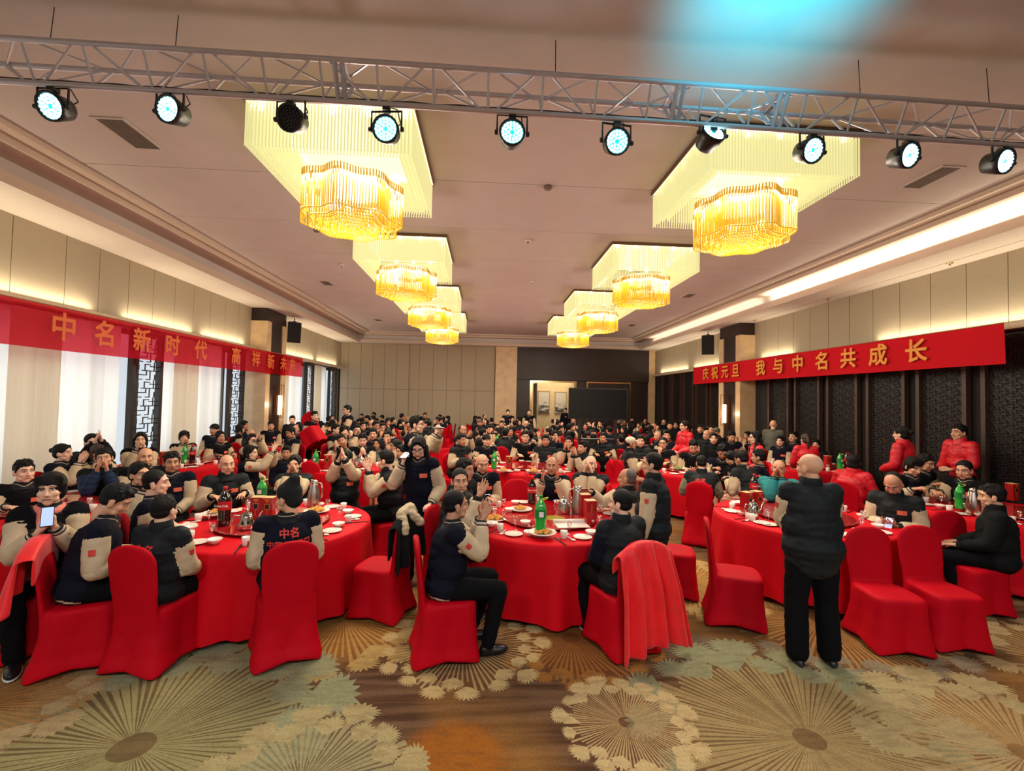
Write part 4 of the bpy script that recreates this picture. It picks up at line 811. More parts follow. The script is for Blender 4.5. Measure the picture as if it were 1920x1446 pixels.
# ================================================================== chairs
def chair_meshes():
    mb = MB()
    seg = 40
    def ring(w, d, y, z, n=5.0, pinch=0.0, rake=0.0):
        v = []
        for t in np.linspace(0, 2*PI, seg, endpoint=False):
            c, s = math.cos(t), math.sin(t)
            k = (abs(c)**n+abs(s)**n)**(-1/n); px, py = k*c, k*s
            p = 1-pinch*(abs(math.sin(2*t)) < 2)*(1-min(1, abs(math.sin(2*t))*1.15))
            v.append((px*w*p, y+py*d*p, z+rake*py))
        return v
    def loft(rings, cap=True):
        v = sum(rings, []); n = len(rings)
        f = [(i*seg+j, i*seg+(j+1) % seg, (i+1)*seg+(j+1) % seg, (i+1)*seg+j) for i in range(n-1) for j in range(seg)]
        f += [tuple(range(seg))[::-1], tuple(range((n-1)*seg, n*seg))]
        mb.add(v, f)
    # skirt and seat
    loft([ring(0.262, 0.282, -0.02, 0.008, 7, 0.10), ring(0.255, 0.272, -0.018, 0.06, 6, 0.11), ring(0.240, 0.255, -0.01, 0.15, 5, 0.12), ring(0.222, 0.232, 0.0, 0.30, 4.5, 0.09), ring(0.215, 0.222, 0.01, 0.42, 4.5, 0.03), ring(0.212, 0.218, 0.012, 0.455, 4.2), ring(0.195, 0.20, 0.012, 0.475, 4), ring(0.13, 0.14, 0.012, 0.482, 3)])
    # back, tilted backwards, arched top; cover is widest at the shoulders
    rs = []
    for z, w, dy in ((0.20, 0.19, 0), (0.42, 0.185, 0), (0.50, 0.188, 0), (0.62, 0.200, 0), (0.74, 0.208, 0), (0.84, 0.208, 0), (0.89, 0.190, 0), (0.93, 0.150, 0), (0.955, 0.10, 0), (0.965, 0.05, 0)):
        y = -0.200-0.13*max(0, z-0.42)**1.15; rs.append(ring(w, 0.026 if z > .5 else .03, y, z, 3.0))
    loft(rs)
    me = remesh(mb, 0.013, 9, 0.5, 'chair_cover')
    v, f, _ = mesh_arrays(me)   # arch the hem between the legs
    for i in range(len(v)):
        if v[i, 2] < 0.14:
            a = min(1, max(0, (0.14-v[i, 2])/0.10)); cx = min(1, abs(v[i, 0])/0.22); cy = min(1, abs(v[i, 1]+0.01)/0.24)
            corner = min(cx, cy)**2; v[i, 2] += 0.035*a*(1-corner)
    me2 = bpy.data.meshes.new('chair_cover'); me2.from_pydata(v.tolist(), [], f); me2.polygons.foreach_set('use_smooth', np.ones(len(f), bool)); me2.update()
    lo = remesh(mb, 0.03, 5, 0.5, 'chair_cover_far')
    lg = MB().cap((0, 0, 0.012), 0.012, (0, 0, 0.10), 0.016, 8).mesh('leg')
    return me2, lo, lg
chair_hi, chair_lo, leg_me = chair_meshes()
M_red = mat('red_spandex', (188, 2, 24), rough=0.65, var=0.05, scale=5, spec=0.12, bump=0.06, bscale=30); M_leg = mat('chair_leg_wood', (190, 140, 90), rough=0.5)
def chair(x, y, rz, label, near=True, group=None, z=0, rot=None):
    c = thing('banquet_chair', label, 'chair', (x, y, z), rz, group or 'red covered banquet chairs', rot=rot)
    obj('chair_cover', chair_hi if near else chair_lo, M_red, c)
    if near:
        for sx in (-1, 1):
            for sy in (-1, 1): obj('leg', leg_me, M_leg, c, loc=(sx*0.198, -0.02+sy*0.215, 0))
    return c
# ================================================================== people
V = lambda *a: np.array(a, float)
def unit(v): v = np.array(v, float); return v/max(1e-9, np.linalg.norm(v))
def frame(fwd, up):
    """columns x (right), y (fwd), z (up)"""
    f = unit(fwd); r = unit(np.cross(f, up)); u = np.cross(r, f); return np.array([r, f, u]).T
def head_mesh(kind, vox):
    f = kind == 'f'; mb = MB(); w = 0.93 if f else 1.0
    mb.ball((0, -0.012, 0.035), (0.076*w, 0.095, 0.086), 16, 12); mb.ball((0, 0.020, -0.030), (0.062*w, 0.070, 0.082), 14, 10)
    mb.ball((0, 0.052, -0.088), (0.030*w, 0.028, 0.026), 10, 8)
    mb.cap((-0.045*w, 0.045, -0.065), 0.022, (0.045*w, 0.045, -0.065), 0.022)
    for s in (-1, 1):
        mb.ball((s*0.040*w, 0.058, -0.022), (0.026, 0.024, 0.026), 10, 8); mb.ball((s*0.078*w, -0.006, -0.012), (0.011, 0.022, 0.034), 8, 6)
        mb.cap((s*0.012, 0.086, 0.036), 0.008, (s*0.046, 0.072, 0.034), 0.008, 8)
    mb.cap((0, 0.086, 0.022), 0.008, (0, 0.103, -0.026), 0.013, 8); mb.cap((-0.012, 0.094, -0.031), 0.009, (0.012, 0.094, -0.031), 0.009, 8)
    mb.cap((-0.018, 0.079, -0.060), 0.009, (0.018, 0.079, -0.060), 0.009, 8)
    mb.cap((0, -0.018, -0.06), 0.052*w, (0, -0.045, -0.22), 0.056*w, 14)
    me = remesh(mb, vox, 3, 0.4); v, fc, _ = mesh_arrays(me); bpy.data.meshes.remove(me)
    out = MB().add(v, fc, 0)
    for s in (-1, 1):
        out.ball((s*0.031, 0.081, 0.012), (0.0135, 0.006, 0.0055), 8, 6, 3); out.ball((s*0.031, 0.0865, 0.012), (0.0062, 0.003, 0.0052), 8, 6, 1)
        out.cap((s*0.0175, 0.083, 0.019), 0.0018, (s*0.046, 0.075, 0.017), 0.0018, 5, 1)
        out.cap((s*0.014, 0.0925, 0.037), 0.0036 if not f else 0.0024, (s*0.048, 0.078, 0.039), 0.003 if not f else 0.002, 5, 1)
    out.cap((-0.021, 0.0835, -0.060), 0.0042, (0.021, 0.0835, -0.060), 0.0042, 6, 2)
    out.cap((-0.018, 0.0885, -0.060), 0.0012, (0.018, 0.0885, -0.060), 0.0012, 4, 1)
    return np.concatenate(out.v), out.f, out.m
HEAD = {('m', 1): head_mesh('m', 0.0075), ('f', 1): head_mesh('f', 0.0075), ('m', 0): head_mesh('m', 0.014), ('f', 0): head_mesh('f', 0.014)}
def hand_mesh(curl, vox, spread=1.0):
    """right hand: wrist at origin, fingers +Y, palm -Z, thumb -X"""
    mb = MB(); fl = [(-0.030, 0.066, 0.070), (-0.010, 0.070, 0.078), (0.010, 0.067, 0.073), (0.028, 0.060, 0.058)]
    mb.cap((0, -0.03, 0), 0.024, (0, 0.01, 0), 0.021, 10, 0, (1.0, 1.0))
    for i, (x, y0, ln) in enumerate(fl):
        mb.cap((x*0.5, 0.008, 0), 0.015, (x, y0, 0), 0.0115, 8)
        p = V(x, y0+0.004, 0.0); a = 0.0; sp = (x)*1.2*spread
        for k, (s, r0, r1) in enumerate(((0.44, 0.0092, 0.0084), (0.31, 0.0082, 0.0076), (0.25, 0.0075, 0.0066))):
            a += curl*(0.55, 0.75, 0.55)[k]*(1+0.06*i)
            q = p+ln*s*V(math.sin(sp*4)*math.cos(a), math.cos(a), -math.sin(a)); mb.cap(p, r0, q, r1, 7); p = q
    p = V(-0.018, 0.018, -0.006); d = unit((-0.75, 0.62, -0.28-0.3*curl)); q = p+d*0.038; mb.cap(p, 0.015, q, 0.0115, 8); d2 = unit((-0.42+0.3*curl, 0.85, -0.3-0.3*curl)); q2 = q+d2*0.032; mb.cap(q, 0.0105, q2, 0.0092, 7)
    d3 = unit((-0.2+0.4*curl, 0.9, -0.3-0.3*curl)); mb.cap(q2, 0.009, q2+d3*0.022, 0.0075, 7)
    me = remesh(mb, vox, 2, 0.35); v, f, _ = mesh_arrays(me); bpy.data.meshes.remove(me); return v, f
HAND = {}
for nm, c in (('flat', 0.08), ('relax', 0.45), ('grip', 1.0)):
    HAND[nm, 1] = hand_mesh(c, 0.0052); HAND[nm, 0] = hand_mesh(c, 0.0085)
# hair, in head space --------------------------------------------------------
def hair_mesh(kind, vox=0.0085):
    mb = MB(); r = np.random.RandomState(len(kind)*7+3)
    if kind in ('short', 'crop', 'spiky', 'quiff'):
        e_ = 0.004 if kind == 'crop' else 0.0; e_ *= 0.5; mb.ball((0, -0.021, 0.051), (0.083-e_, 0.097-e_, 0.085-e_), 18, 12); mb.ball((0, -0.043, 0.0), (0.073, 0.064, 0.056), 14, 10)
        for s in (-1, 1): mb.cap((s*0.070, 0.028, 0.062), 0.012, (s*0.0755, 0.010, -0.002), 0.007, 7)
        n = dict(short=26, crop=0, spiky=44, quiff=30)[kind]
        for i in range(n):
            a = r.uniform(0, 2*PI); e = r.uniform(0.25, 1.35); d = V(math.cos(a)*math.cos(e), math.sin(a)*math.cos(e), math.sin(e)); p = V(0, -0.018, 0.050)+d*V(0.078, 0.094, 0.082)
            mb.cap(p, 0.011, p+d*0.014+V(0, 0.010, 0), 0.006, 6)
        if kind == 'quiff': mb.cap((-0.035, 0.060, 0.108), 0.018, (0.030, 0.064, 0.112), 0.020, 8)
        if kind == 'short':
            for i in range(11): x = -0.058+i*0.0116; mb.cap((x*0.85, 0.030, 0.112), 0.013, (x*0.9+r.uniform(-.006, .006), 0.074-abs(x)*0.45, 0.090+r.uniform(-.010, .010)), 0.005, 6)
    elif kind == 'bangs':
        mb.ball((0, -0.016, 0.045), (0.090, 0.104, 0.092), 18, 12); mb.ball((0, -0.045, -0.02), (0.088, 0.068, 0.085), 14, 10)
        for i in range(10): x = -0.066+i*0.0147; mb.cap((x, 0.050, 0.095), 0.020, (x*1.06, 0.085-abs(x)*0.6, 0.040), 0.009, 6)
        for s in (-1, 1): mb.cap((s*0.078, 0.01, 0.04), 0.018, (s*0.078, 0.012, -0.03), 0.012, 7)
    elif kind == 'receding':
        mb.ball((0, -0.040, 0.046), (0.079, 0.079, 0.077), 18, 12); mb.ball((0, -0.05, -0.005), (0.073, 0.060, 0.055), 14, 10)
    elif kind == 'bald':
        mb.cap((-0.070, -0.02, 0.0), 0.010, (-0.045, -0.085, -0.012), 0.014, 8); mb.cap((0.070, -0.02, 0.0), 0.010, (0.045, -0.085, -0.012), 0.014, 8); mb.cap((-0.045, -0.088, -0.012), 0.014, (0.045, -0.088, -0.012), 0.014, 8)
    elif kind in ('long', 'bob', 'bun', 'ponytail'):
        mb.ball((0, -0.022, 0.049), (0.085, 0.099, 0.087), 18, 12); mb.ball((0, -0.048, -0.01), (0.078, 0.062, 0.068), 14, 10)
        for s in (-1, 1): mb.cap((s*0.02, 0.062, 0.105), 0.014, (s*0.072, 0.045, 0.035), 0.011, 8)
        if kind == 'long':
            for s in (-1, 1):
                mb.cap((s*0.076, 0.0, 0.02), 0.024, (s*0.105, 0.02, -0.16), 0.040, 9); mb.cap((s*0.105, 0.02, -0.16), 0.040, (s*0.105, 0.085, -0.40), 0.032, 9)
            mb.cap((0, -0.075, -0.02), 0.050, (0, -0.115, -0.42), 0.060, 12, 0, (2.0, 0.8))
        if kind == 'bob':
            for s in (-1, 1): mb.cap((s*0.078, 0.0, 0.02), 0.020, (s*0.080, 0.008, -0.075), 0.018, 8)
            mb.cap((-0.05, -0.075, -0.05), 0.035, (0.05, -0.075, -0.05), 0.035, 8)
        if kind == 'bun': mb.ball((0, -0.125, 0.04), 0.038, 10, 8)
        if kind == 'ponytail': mb.cap((0, -0.105, 0.07), 0.026, (0, -0.15, -0.02), 0.030, 9); mb.cap((0, -0.15, -0.02), 0.030, (0, -0.125, -0.20), 0.014, 9)
    elif kind == 'cap':
        mb.ball((0, -0.010, 0.052), (0.088, 0.102, 0.080), 18, 12); mb.cap((-0.03, 0.085, 0.062), 0.009, (0.03, 0.085, 0.062), 0.009, 8); mb.ball((0, 0.105, 0.054), (0.060, 0.062, 0.010), 14, 6)
    elif kind == 'beanie':
        mb.ball((0, -0.020, 0.055), (0.090, 0.106, 0.088), 18, 12); mb.cap((0, -0.03, 0.08), 0.085, (0, -0.075, 0.155), 0.045, 12); mb.cap((0, -0.06, -0.01), 0.07, (0, -0.04, 0.05), 0.085, 12)
    return remesh(mb, vox, 2 if kind in ('spiky', 'short') else 4, 0.4, 'hair')
HAIR = {}
def hair(kind):
    if kind not in HAIR: HAIR[kind] = hair_mesh(kind)
    return HAIR[kind]
def crumple(me, amp, sc):
    from mathutils import noise
    n = len(me.vertices); co = np.empty(n*3); me.vertices.foreach_get('co', co); no = np.empty(n*3); me.vertices.foreach_get('normal', no); co = co.reshape(-1, 3); no = no.reshape(-1, 3)
    d = np.array([noise.noise(Vector((p[0]*sc, p[1]*sc, p[2]*sc*1.8)))+0.5*noise.noise(Vector((p[0]*sc*2.3+7, p[1]*sc*2.3, p[2]*sc*3.5))) for p in co])
    d = -np.abs(d)*1.6+0.4
    co += no*(d*amp)[:, None]; me.vertices.foreach_set('co', co.ravel()); me.update()
def sleeve_mesh(S_, E_, W_, fine, vest, sl=1.0):
    """clean-edged sleeve with ribbed striped cuff, from the armhole to the wrist"""
    from mathutils import noise
    pts = []; N1 = 9 if fine else 5; seg = 18 if fine else 9
    t0 = 0.16 if not vest else 0.24
    a, b = S_+(E_-S_)*0.84, E_+(W_-E_)*0.16
    for t in np.linspace(t0, 0.84, N1): pts.append((S_+(E_-S_)*t, 0.083+(0.073-0.083)*t, 0))
    for t in (0.25, 0.5, 0.75) if fine else (0.5,): pts.append(((1-t)**2*a+2*t*(1-t)*E_+t*t*b, 0.073, 0))
    for t in np.linspace(0.16, 0.80, N1): pts.append((E_+(W_-E_)*t, 0.072+(0.058-0.072)*((t-.16)/.64)**1.5, 0))
    pts.append((E_+(W_-E_)*0.845, 0.052, 0))
    for t, r, m in ((0.86, 0.045, 1), (0.905, 0.044, 1), (0.908, 0.044, 2), (0.935, 0.044, 2), (0.938, 0.044, 1), (0.975, 0.044, 2), (1.0, 0.043, 1), (1.03, 0.043, 1), (1.035, 0.036, 1)): pts.append((E_+(W_-E_)*t, r, m))
    pts[0] = (pts[0][0], pts[0][1]*0.93, 0); v = []; u = None
    for i, (p, r, m) in enumerate(pts):
        d = unit(pts[min(i+1, len(pts)-1)][0]-pts[max(i-1, 0)][0])
        if u is None: u = unit(np.cross(d, (0.3, 0.9, 0.2)))
        u = unit(u-d*(u@d)); w = np.cross(d, u)
        for t in np.linspace(0, 2*PI, seg, endpoint=False):
            q = u*math.cos(t)+w*math.sin(t); rr = r
            if m == 0 and fine and 0 < i: c = p+q*r; rr += 0.006*(noise.noise(Vector((c[0]*14, c[1]*14, c[2]*14)))-abs(noise.noise(Vector((c[0]*9+5, c[1]*9, c[2]*22))))+0.15)
            v.append(p+q*rr)
    n = len(pts); f = []; m_ = []
    for i in range(n-1):
        for j in range(seg): f.append((i*seg+j, i*seg+(j+1) % seg, (i+1)*seg+(j+1) % seg, (i+1)*seg+j)); m_.append(pts[i+1][2] if pts[i][2] else 0)
    mb = MB().add(v, f); mb.m = m_; return mb.mesh('sleeve', True)
def collar_mesh(fig, kind):
    """ribbed or stand-up collar round the neck"""
    nb, hd = fig['nb'], fig['hd']; ax = unit((hd-V(0, 0.03, 0.02))-nb); mb = MB(); seg = 20
    hgt, r0, r1 = ((0.085, 0.088, 0.078) if kind == 'vest' else (0.055, 0.084, 0.070))
    B = frame(V(0, 1, 0)-ax*ax[1], ax); prof = [(r0+0.012, -0.035, 0), (r0, -0.005, 0), ((r0+r1)/2, hgt*0.50, 0), ((r0+r1)/2-0.001, hgt*0.60, 1), (r1, hgt*0.86, 0), (r1-0.006, hgt, 0), (r1-0.014, hgt*0.9, 0), (r1-0.012, 0.0, 0)]
    v = []
    for r, z, _ in prof:
        for t in np.linspace(0, 2*PI, seg, endpoint=False):
            fr = max(0, math.sin(t))**6   # opening at the throat
            v.append(nb+B@V(r*math.cos(t), r*0.98*math.sin(t)+0.004, z-fr*0.035*(z > 0)))
    n = len(prof); f = []
    for i in range(n-1):
        for j in range(seg): f.append((i*seg+j, i*seg+(j+1) % seg, (i+1)*seg+(j+1) % seg, (i+1)*seg+j))
    mb.add(v, f); mb.m = [1 if (q//seg) == 2 else 0 for q in range(len(f))]
    return mb.mesh('collar', True)
def ik(S_, W_, l1, l2, hint):
    S_, W_ = np.array(S_, float), np.array(W_, float); d = W_-S_; L = np.linalg.norm(d); Lm = (l1+l2)*0.995
    if L > Lm: W_ = S_+d/L*Lm; d = W_-S_; L = Lm
    a = (l1*l1-l2*l2+L*L)/(2*L); h = math.sqrt(max(0, l1*l1-a*a)); u = d/L; hn = np.array(hint, float); hn = hn-u*(hn@u); hn = unit(hn)
    return S_+u*a+hn*h, W_
def pose_def(name):
    """wrists as offsets in the body frame: (right wrist, left wrist), hand dirs, palm normals, hand type, lean"""
    P = dict(
        clap=((0.045, 0.30, 1.06), (-0.045, 0.30, 1.06), (-0.10, 0.45, 0.9), (0.10, 0.35, 0.95), (-1, 0, 0), (1, 0, 0), 'flat', 8),
        clap_open=((0.10, 0.29, 1.03), (-0.09, 0.31, 1.07), (-0.05, 0.4, 0.9), (0.05, 0.3, 0.95), (-1, -.1, 0), (1, -.1, 0), 'flat', 6),
        clap_face=((0.05, 0.22, 1.10), (-0.05, 0.22, 1.10), (-0.25, 0.1, 0.95), (0.25, 0.1, 0.95), (-1, 0, 0), (1, 0, 0), 'relax', 8),
        clap_high=((0.02, 0.38, 1.22), (-0.06, 0.38, 1.24), (-0.3, 0.3, 0.9), (0.2, 0.3, 0.9), (-1, 0, 0), (1, 0, 0), 'flat', 2),
        lap=((0.10, 0.30, 0.66), (-0.10, 0.30, 0.66), (-0.3, 0.9, -0.1), (0.3, 0.9, -0.1), (0, 0, -1), (0, 0, -1), 'relax', 2),
        phone_lap=((0.06, 0.30, 0.74), (-0.06, 0.30, 0.74), (-0.4, 0.8, 0.3), (0.4, 0.8, 0.3), (-0.4, -.2, 0.8), (0.4, -.2, 0.8), 'relax', 14),
        phone_up=((0.05, 0.30, 0.92), (-0.05, 0.32, 0.95), (-0.5, 0.3, 0.8), (0.4, 0.3, 0.85), (-0.4, -0.7, 0.1), (0.4, -0.7, 0.1), 'grip', 6),
        table=((0.16, 0.36, 0.86), (-0.16, 0.36, 0.86), (-0.4, 0.9, 0.0), (0.4, 0.9, 0.0), (0, 0, -1), (0, 0, -1), 'relax', 16),
        eat=((0.14, 0.38, 0.88), (-0.16, 0.34, 0.86), (-0.5, 0.7, 0.3), (0.4, 0.9, 0.0), (-0.3, 0, -1), (0, 0, -1), 'grip', 24),
        chin=((0.05, 0.22, 0.98), (-0.16, 0.34, 0.86), (-0.2, 0.1, 0.95), (0.5, 0.8, 0.0), (-0.2, -1, 0), (0, 0, -1), 'grip', 12),
        point=((0.12, 0.50, 1.02), (-0.12, 0.32, 0.86), (-0.1, 0.95, 0.1), (0.4, 0.9, 0.0), (-1, 0, -.3), (0, 0, -1), 'relax', 10),
        side=((0.27, 0.06, 0.84), (-0.27, 0.06, 0.84), (0.0, 0.15, -1), (0.0, 0.15, -1), (-1, 0, 0), (1, 0, 0), 'relax', 1),
        st_clap=((0.05, 0.30, 1.20), (-0.05, 0.30, 1.20), (-0.1, 0.6, 0.8), (0.1, 0.6, 0.8), (-1, 0, 0), (1, 0, 0), 'relax', 3),
        st_front=((0.10, 0.26, 1.02), (-0.10, 0.26, 1.02), (-0.6, 0.5, 0.0), (0.6, 0.5, 0.0), (-.3, -0.6, -.3), (.3, -0.6, -.3), 'grip', 4),
        st_call=((0.16, 0.18, 1.38), (-0.20, 0.24, 0.98), (-0.3, 0.0, 0.95), (0.1, 0.9, -0.1), (-.5, -0.7, 0), (0, 0, -1), 'grip', 8),
        st_film=((0.08, 0.38, 1.46), (-0.06, 0.38, 1.44), (-0.2, 0.4, 0.8), (0.3, 0.4, 0.8), (-0.8, -0.4, 0), (0.8, -.4, 0), 'grip', 4),
        st_carry=((0.18, 0.42, 1.12), (-0.18, 0.42, 1.12), (0, 0.9, 0.2), (0, 0.9, 0.2), (-1, 0, 0), (1, 0, 0), 'grip', 4),
        st_reach=((0.14, 0.42, 1.02), (-0.14, 0.40, 0.98), (-0.1, 0.9, -0.3), (0.1, 0.9, -0.3), (0, 0, -1), (0, 0, -1), 'relax', 18),
    ); return P[name]
def build_figure(pose, hy=0, hp=0, hr=0, sex='m', fine=1, fat=1.0, long_coat=False, leanx=0.0, seated=True, legs='table'):
    """returns meshes and head matrix, all in the figure's own space: facing +Y, standing on z = 0"""
    wr, wl_, dr, dl, nr, nl, hk, lean = pose_def(pose); la = math.radians(lean)
    s = unit((math.sin(leanx), math.sin(la), math.cos(la)))
    if seated: P0 = V(0, 0, 0.56)
    else: P0 = V(0, 0, 0.94)
    nb = P0+s*0.485; ch = P0+s*0.33; sh = P0+s*0.45
    hd = nb+V(0, 0.020, 0.152)+V(0, 0.03, -0.01)*max(0, hp/30.0)
    hw = 0.170 if sex == 'm' else 0.150; R_ = sh+V(hw, 0, 0); L_ = sh+V(-hw, 0, 0)
    off = V(s[0]*0.4, (s[1])*0.0, 0)
    er, wr = ik(R_, V(*wr)+off, 0.285, 0.255, (0.45, -0.35, -1.0)); el, wl_ = ik(L_, V(*wl_)+off, 0.285, 0.255, (-0.45, -0.35, -1.0))
    if seated:
        if legs == 'back': hips = [V(x*0.09, 0.02, 0.55) for x in (1, -1)]; kn = [V(0.14, 0.44, 0.53), V(-0.15, 0.43, 0.53)]; an = [V(0.12, 0.36, 0.10), V(-0.14, 0.26, 0.10)]
        else: hips = [V(x*0.09, 0.02, 0.55) for x in (1, -1)]; kn = [V(0.12, 0.45, 0.53), V(-0.13, 0.44, 0.53)]; an = [V(0.11, 0.46, 0.10), V(-0.13, 0.40, 0.10)]
    else: hips = [V(x*0.09, 0, 0.92) for x in (1, -1)]; kn = [V(0.115, 0.03, 0.50), V(-0.12, 0.015, 0.50)]; an = [V(0.13, 0.0, 0.09), V(-0.13, -0.03, 0.09)]
    # --- body: head, neck, limbs and hands as one mesh
    Hm = Matrix.Rotation(math.radians(-hy), 3, 'Z')@Matrix.Rotation(math.radians(-hp), 3, 'X')@Matrix.Rotation(math.radians(hr), 3, 'Y'); Ha = np.array(Hm)
    mb = MB(); v, f, m = HEAD[sex, fine]; v2 = v@Ha.T+hd
    low = v[:, 2] < -0.11; k = np.clip((-0.11-v[low, 2])/0.11, 0, 1)[:, None]; v2[low] = v2[low]*(1-k)+(v[low]+hd+(nb-hd-V(0, -0.03, -0.20))*0.6)*k
    mb.add(v2, f); mb.m[-len(m):] = m
    skin = MB(); tr = 0.8
    skin.cap(P0, 0.10*fat, ch, 0.11*fat, 10, 0, (1.25, .9)).cap(R_, 0.05, L_, 0.05, 10).cap(nb-s*0.03, 0.05, nb+V(0, 0, 0.02), 0.048)
    for a, b, c in ((R_, er, wr), (L_, el, wl_)): skin.cap(a, 0.045, b, 0.037, 8).cap(b, 0.037, c, 0.023, 8)
    for h_, k_, a_ in zip(hips, kn, an): skin.cap(h_, 0.075, k_, 0.052, 8).cap(k_, 0.052, a_, 0.035, 8)
    sk = remesh(skin, 0.03 if fine else 0.04, 2, 0.4); v, f, _ = mesh_arrays(sk); bpy.data.meshes.remove(sk); mb.add(v, f, 0)
    v, f = HAND[hk, fine]
    for sd, wv, d, n in ((1, wr, dr, nr), (-1, wl_, dl, nl)):
        B = frame(d, -np.array(n, float)); vv = v*V(sd, 1, 1); ff = f if sd > 0 else [q[::-1] for q in f]; sc = 0.98 if sex == 'm' else 0.88
        mb.add((vv*sc)@B.T+wv+unit(d)*0.035, ff, 0)
    body = mb.mesh('body', True)
    # --- jacket
    j = MB(); segs = []
    hz = P0-V(0, 0, 0.06) if seated else P0-V(0, 0, 0.10+(0.08 if long_coat else 0))
    def C(p0, r0, p1, r1, lab, sq=(1, 1)): j.cap(p0, r0, p1, r1, 12, 0, sq); segs.append((np.array(p0, float), np.array(p1, float), r0, r1, lab))
    j.ball(P0+s*0.02-V(0, 0, 0.02), V(0.198, 0.162, 0.13)*fat, 16, 10); j.ball(P0+s*0.17+V(0, 0.012, 0), V(0.196, 0.160, 0.16)*fat, 16, 10); j.ball(P0+s*0.33, V(0.195, 0.140, 0.15)*(fat*0.5+0.5), 16, 10)
    if not seated: j.cap(hz, 0.135*fat, P0, 0.14*fat, 14, 0, (1.3, 1.0))
    C(R_-V(0.03, 0, 0.012), 0.080, L_+V(0.03, 0, -0.012), 0.080, 't'); C(P0, 0.15*fat, ch, 0.155*fat, 't')
    j.cap(nb-s*0.06, 0.085, nb+V(0, 0.012, 0.005), 0.062, 12)
    for a, b, c, nm in ((R_, er, wr, 'r'), (L_, el, wl_, 'l')):
        C(a, 0.080, b, 0.066, 'u'+nm); C(b, 0.066, b+(c-b)*0.92, 0.036, 'f'+nm)
    vox = 0.0135 if fine else 0.026
    jk = remesh(j, vox, 6 if fine else 3, 0.5, 'jacket'); cts = face_centres(jk); nF = len(cts)
    best = np.full(nF, 1e9); lab = np.zeros(nF, int); tt = np.zeros(nF)
    for p, q, r0, r1, nm in segs+[(P0, nb, 0.16*fat, 0.10, 't')]:
        d = q-p; L2 = d@d; t = np.clip(((cts-p)@d)/L2, 0, 1); dist = np.linalg.norm(cts-(p+t[:, None]*d), axis=1)/(r0*(1-t)+r1*t)
        w = dist < best; best[w] = dist[w]; tt[w] = t[w]; lab[w] = {'t': 0, 'u': 1, 'f': 2}[nm[0]]
    mi = np.zeros(nF, int)
    mi[(lab == 1) & (tt > 0.34)] = 1; mi[lab == 2] = 1
        # collar stripe and hem band
    dn = (cts-nb)@s; rad = np.linalg.norm(cts-nb, axis=1); col_ = (lab == 0) & (rad < 0.105) & (dn > -0.05); mi[col_] = 2
    hm = (cts-P0)@s; mi[(lab == 0) & (hm < (-0.075 if seated else -0.14))] = 2; mi[(lab == 0) & (hm < (-0.06 if seated else -0.13)) & (hm > (-0.075 if seated else -0.15))] = 3
    jk.polygons.foreach_set('material_index', mi.astype('i'))
    if fine: crumple(jk, 0.0075, 8.0)
    # --- trousers
    tb = MB(); tb.ball(P0-V(0, 0, 0.03), (0.165*fat, 0.145*fat, 0.11), 14, 8)
    for h_, k_, a_ in zip(hips, kn, an): tb.cap(h_, 0.098*fat, k_, 0.074*(1 if seated else fat), 12).cap(k_, 0.074*(1 if seated else fat), a_, 0.060 if seated else 0.072*fat, 12)
    tro = remesh(tb, 0.02 if fine else 0.035, 3, 0.5, 'trousers')
    if fine: crumple(tro, 0.006, 9.0)
    jv = np.empty(len(jk.vertices)*3); jk.vertices.foreach_get('co', jv); tree = BVHTree.FromPolygons([Vector(q) for q in jv.reshape(-1, 3)], [tuple(p.vertices) for p in jk.polygons])
    HM = Matrix.Translation(hd)@Hm.to_4x4()
    return dict(body=body, jacket=jk, trousers=tro, head=HM, hd=hd, an=an, sh=sh, s=s, R=R_, L=L_, er=er, el=el, wr=wr, wl=wl_, dr=unit(dr), dl=unit(dl), tree=tree, P0=P0, nb=nb, seated=seated, nr=nr)
shoe_me = remesh(MB().ball((0, 0.07, 0.035), (0.045, 0.105, 0.04), 12, 8).cap((0, -0.03, 0.045), 0.042, (0, 0.0, 0.06), 0.045, 10).ball((0, 0.02, 0.018), (0.045, 0.13, 0.018), 12, 6), 0.012, 2, 0.4, 'shoe')
sole_me = MB().ball((0, 0.03, 0.012), (0.050, 0.145, 0.013), 14, 6).mesh('sole', True)
M_skin = [mat('skin_light', (234, 186, 156), rough=0.5, var=0.05), mat('skin_tan', (216, 162, 128), rough=0.5, var=0.05), mat('skin_warm', (194, 138, 106), rough=0.5, var=0.05)]
M_hair = mat('black_hair', (9, 8, 8), rough=0.6, spec=0.25, var=0.3, scale=40, bump=0.5, bscale=120); M_hairg = mat('grey_hair', (92, 84, 78), rough=0.6, var=0.3, scale=60, bump=0.4, bscale=120); M_hairb = mat('brown_hair', (52, 34, 26), rough=0.5, var=0.3, scale=40, bump=0.4, bscale=120)
M_eye = mat('dark_eye', (26, 18, 16), rough=0.3, var=0); M_lip = mat('lips', (158, 82, 74), rough=0.5, var=0); M_eyew = mat('eye_white', (214, 200, 190), rough=0.3, var=0)
wr_ = dict(bump=0.35, bscale=14)
M_navy = mat('navy_wool', (19, 21, 33), rough=0.9, spec=0.12, **wr_); M_blackw = mat('black_wool', (14, 14, 17), rough=0.9, spec=0.12, **wr_); M_beige = mat('beige_sleeve', (198, 176, 142), rough=0.8, **wr_); M_rib = mat('black_rib', (14, 14, 17), rough=0.9)
M_cream = mat('cream_stripe', (208, 190, 164), rough=0.8, var=0); M_vest = quilt('quilted_vest', (25, 29, 31)); M_tro = mat('black_trousers', (12, 12, 14), rough=0.9, spec=0.12, **wr_)
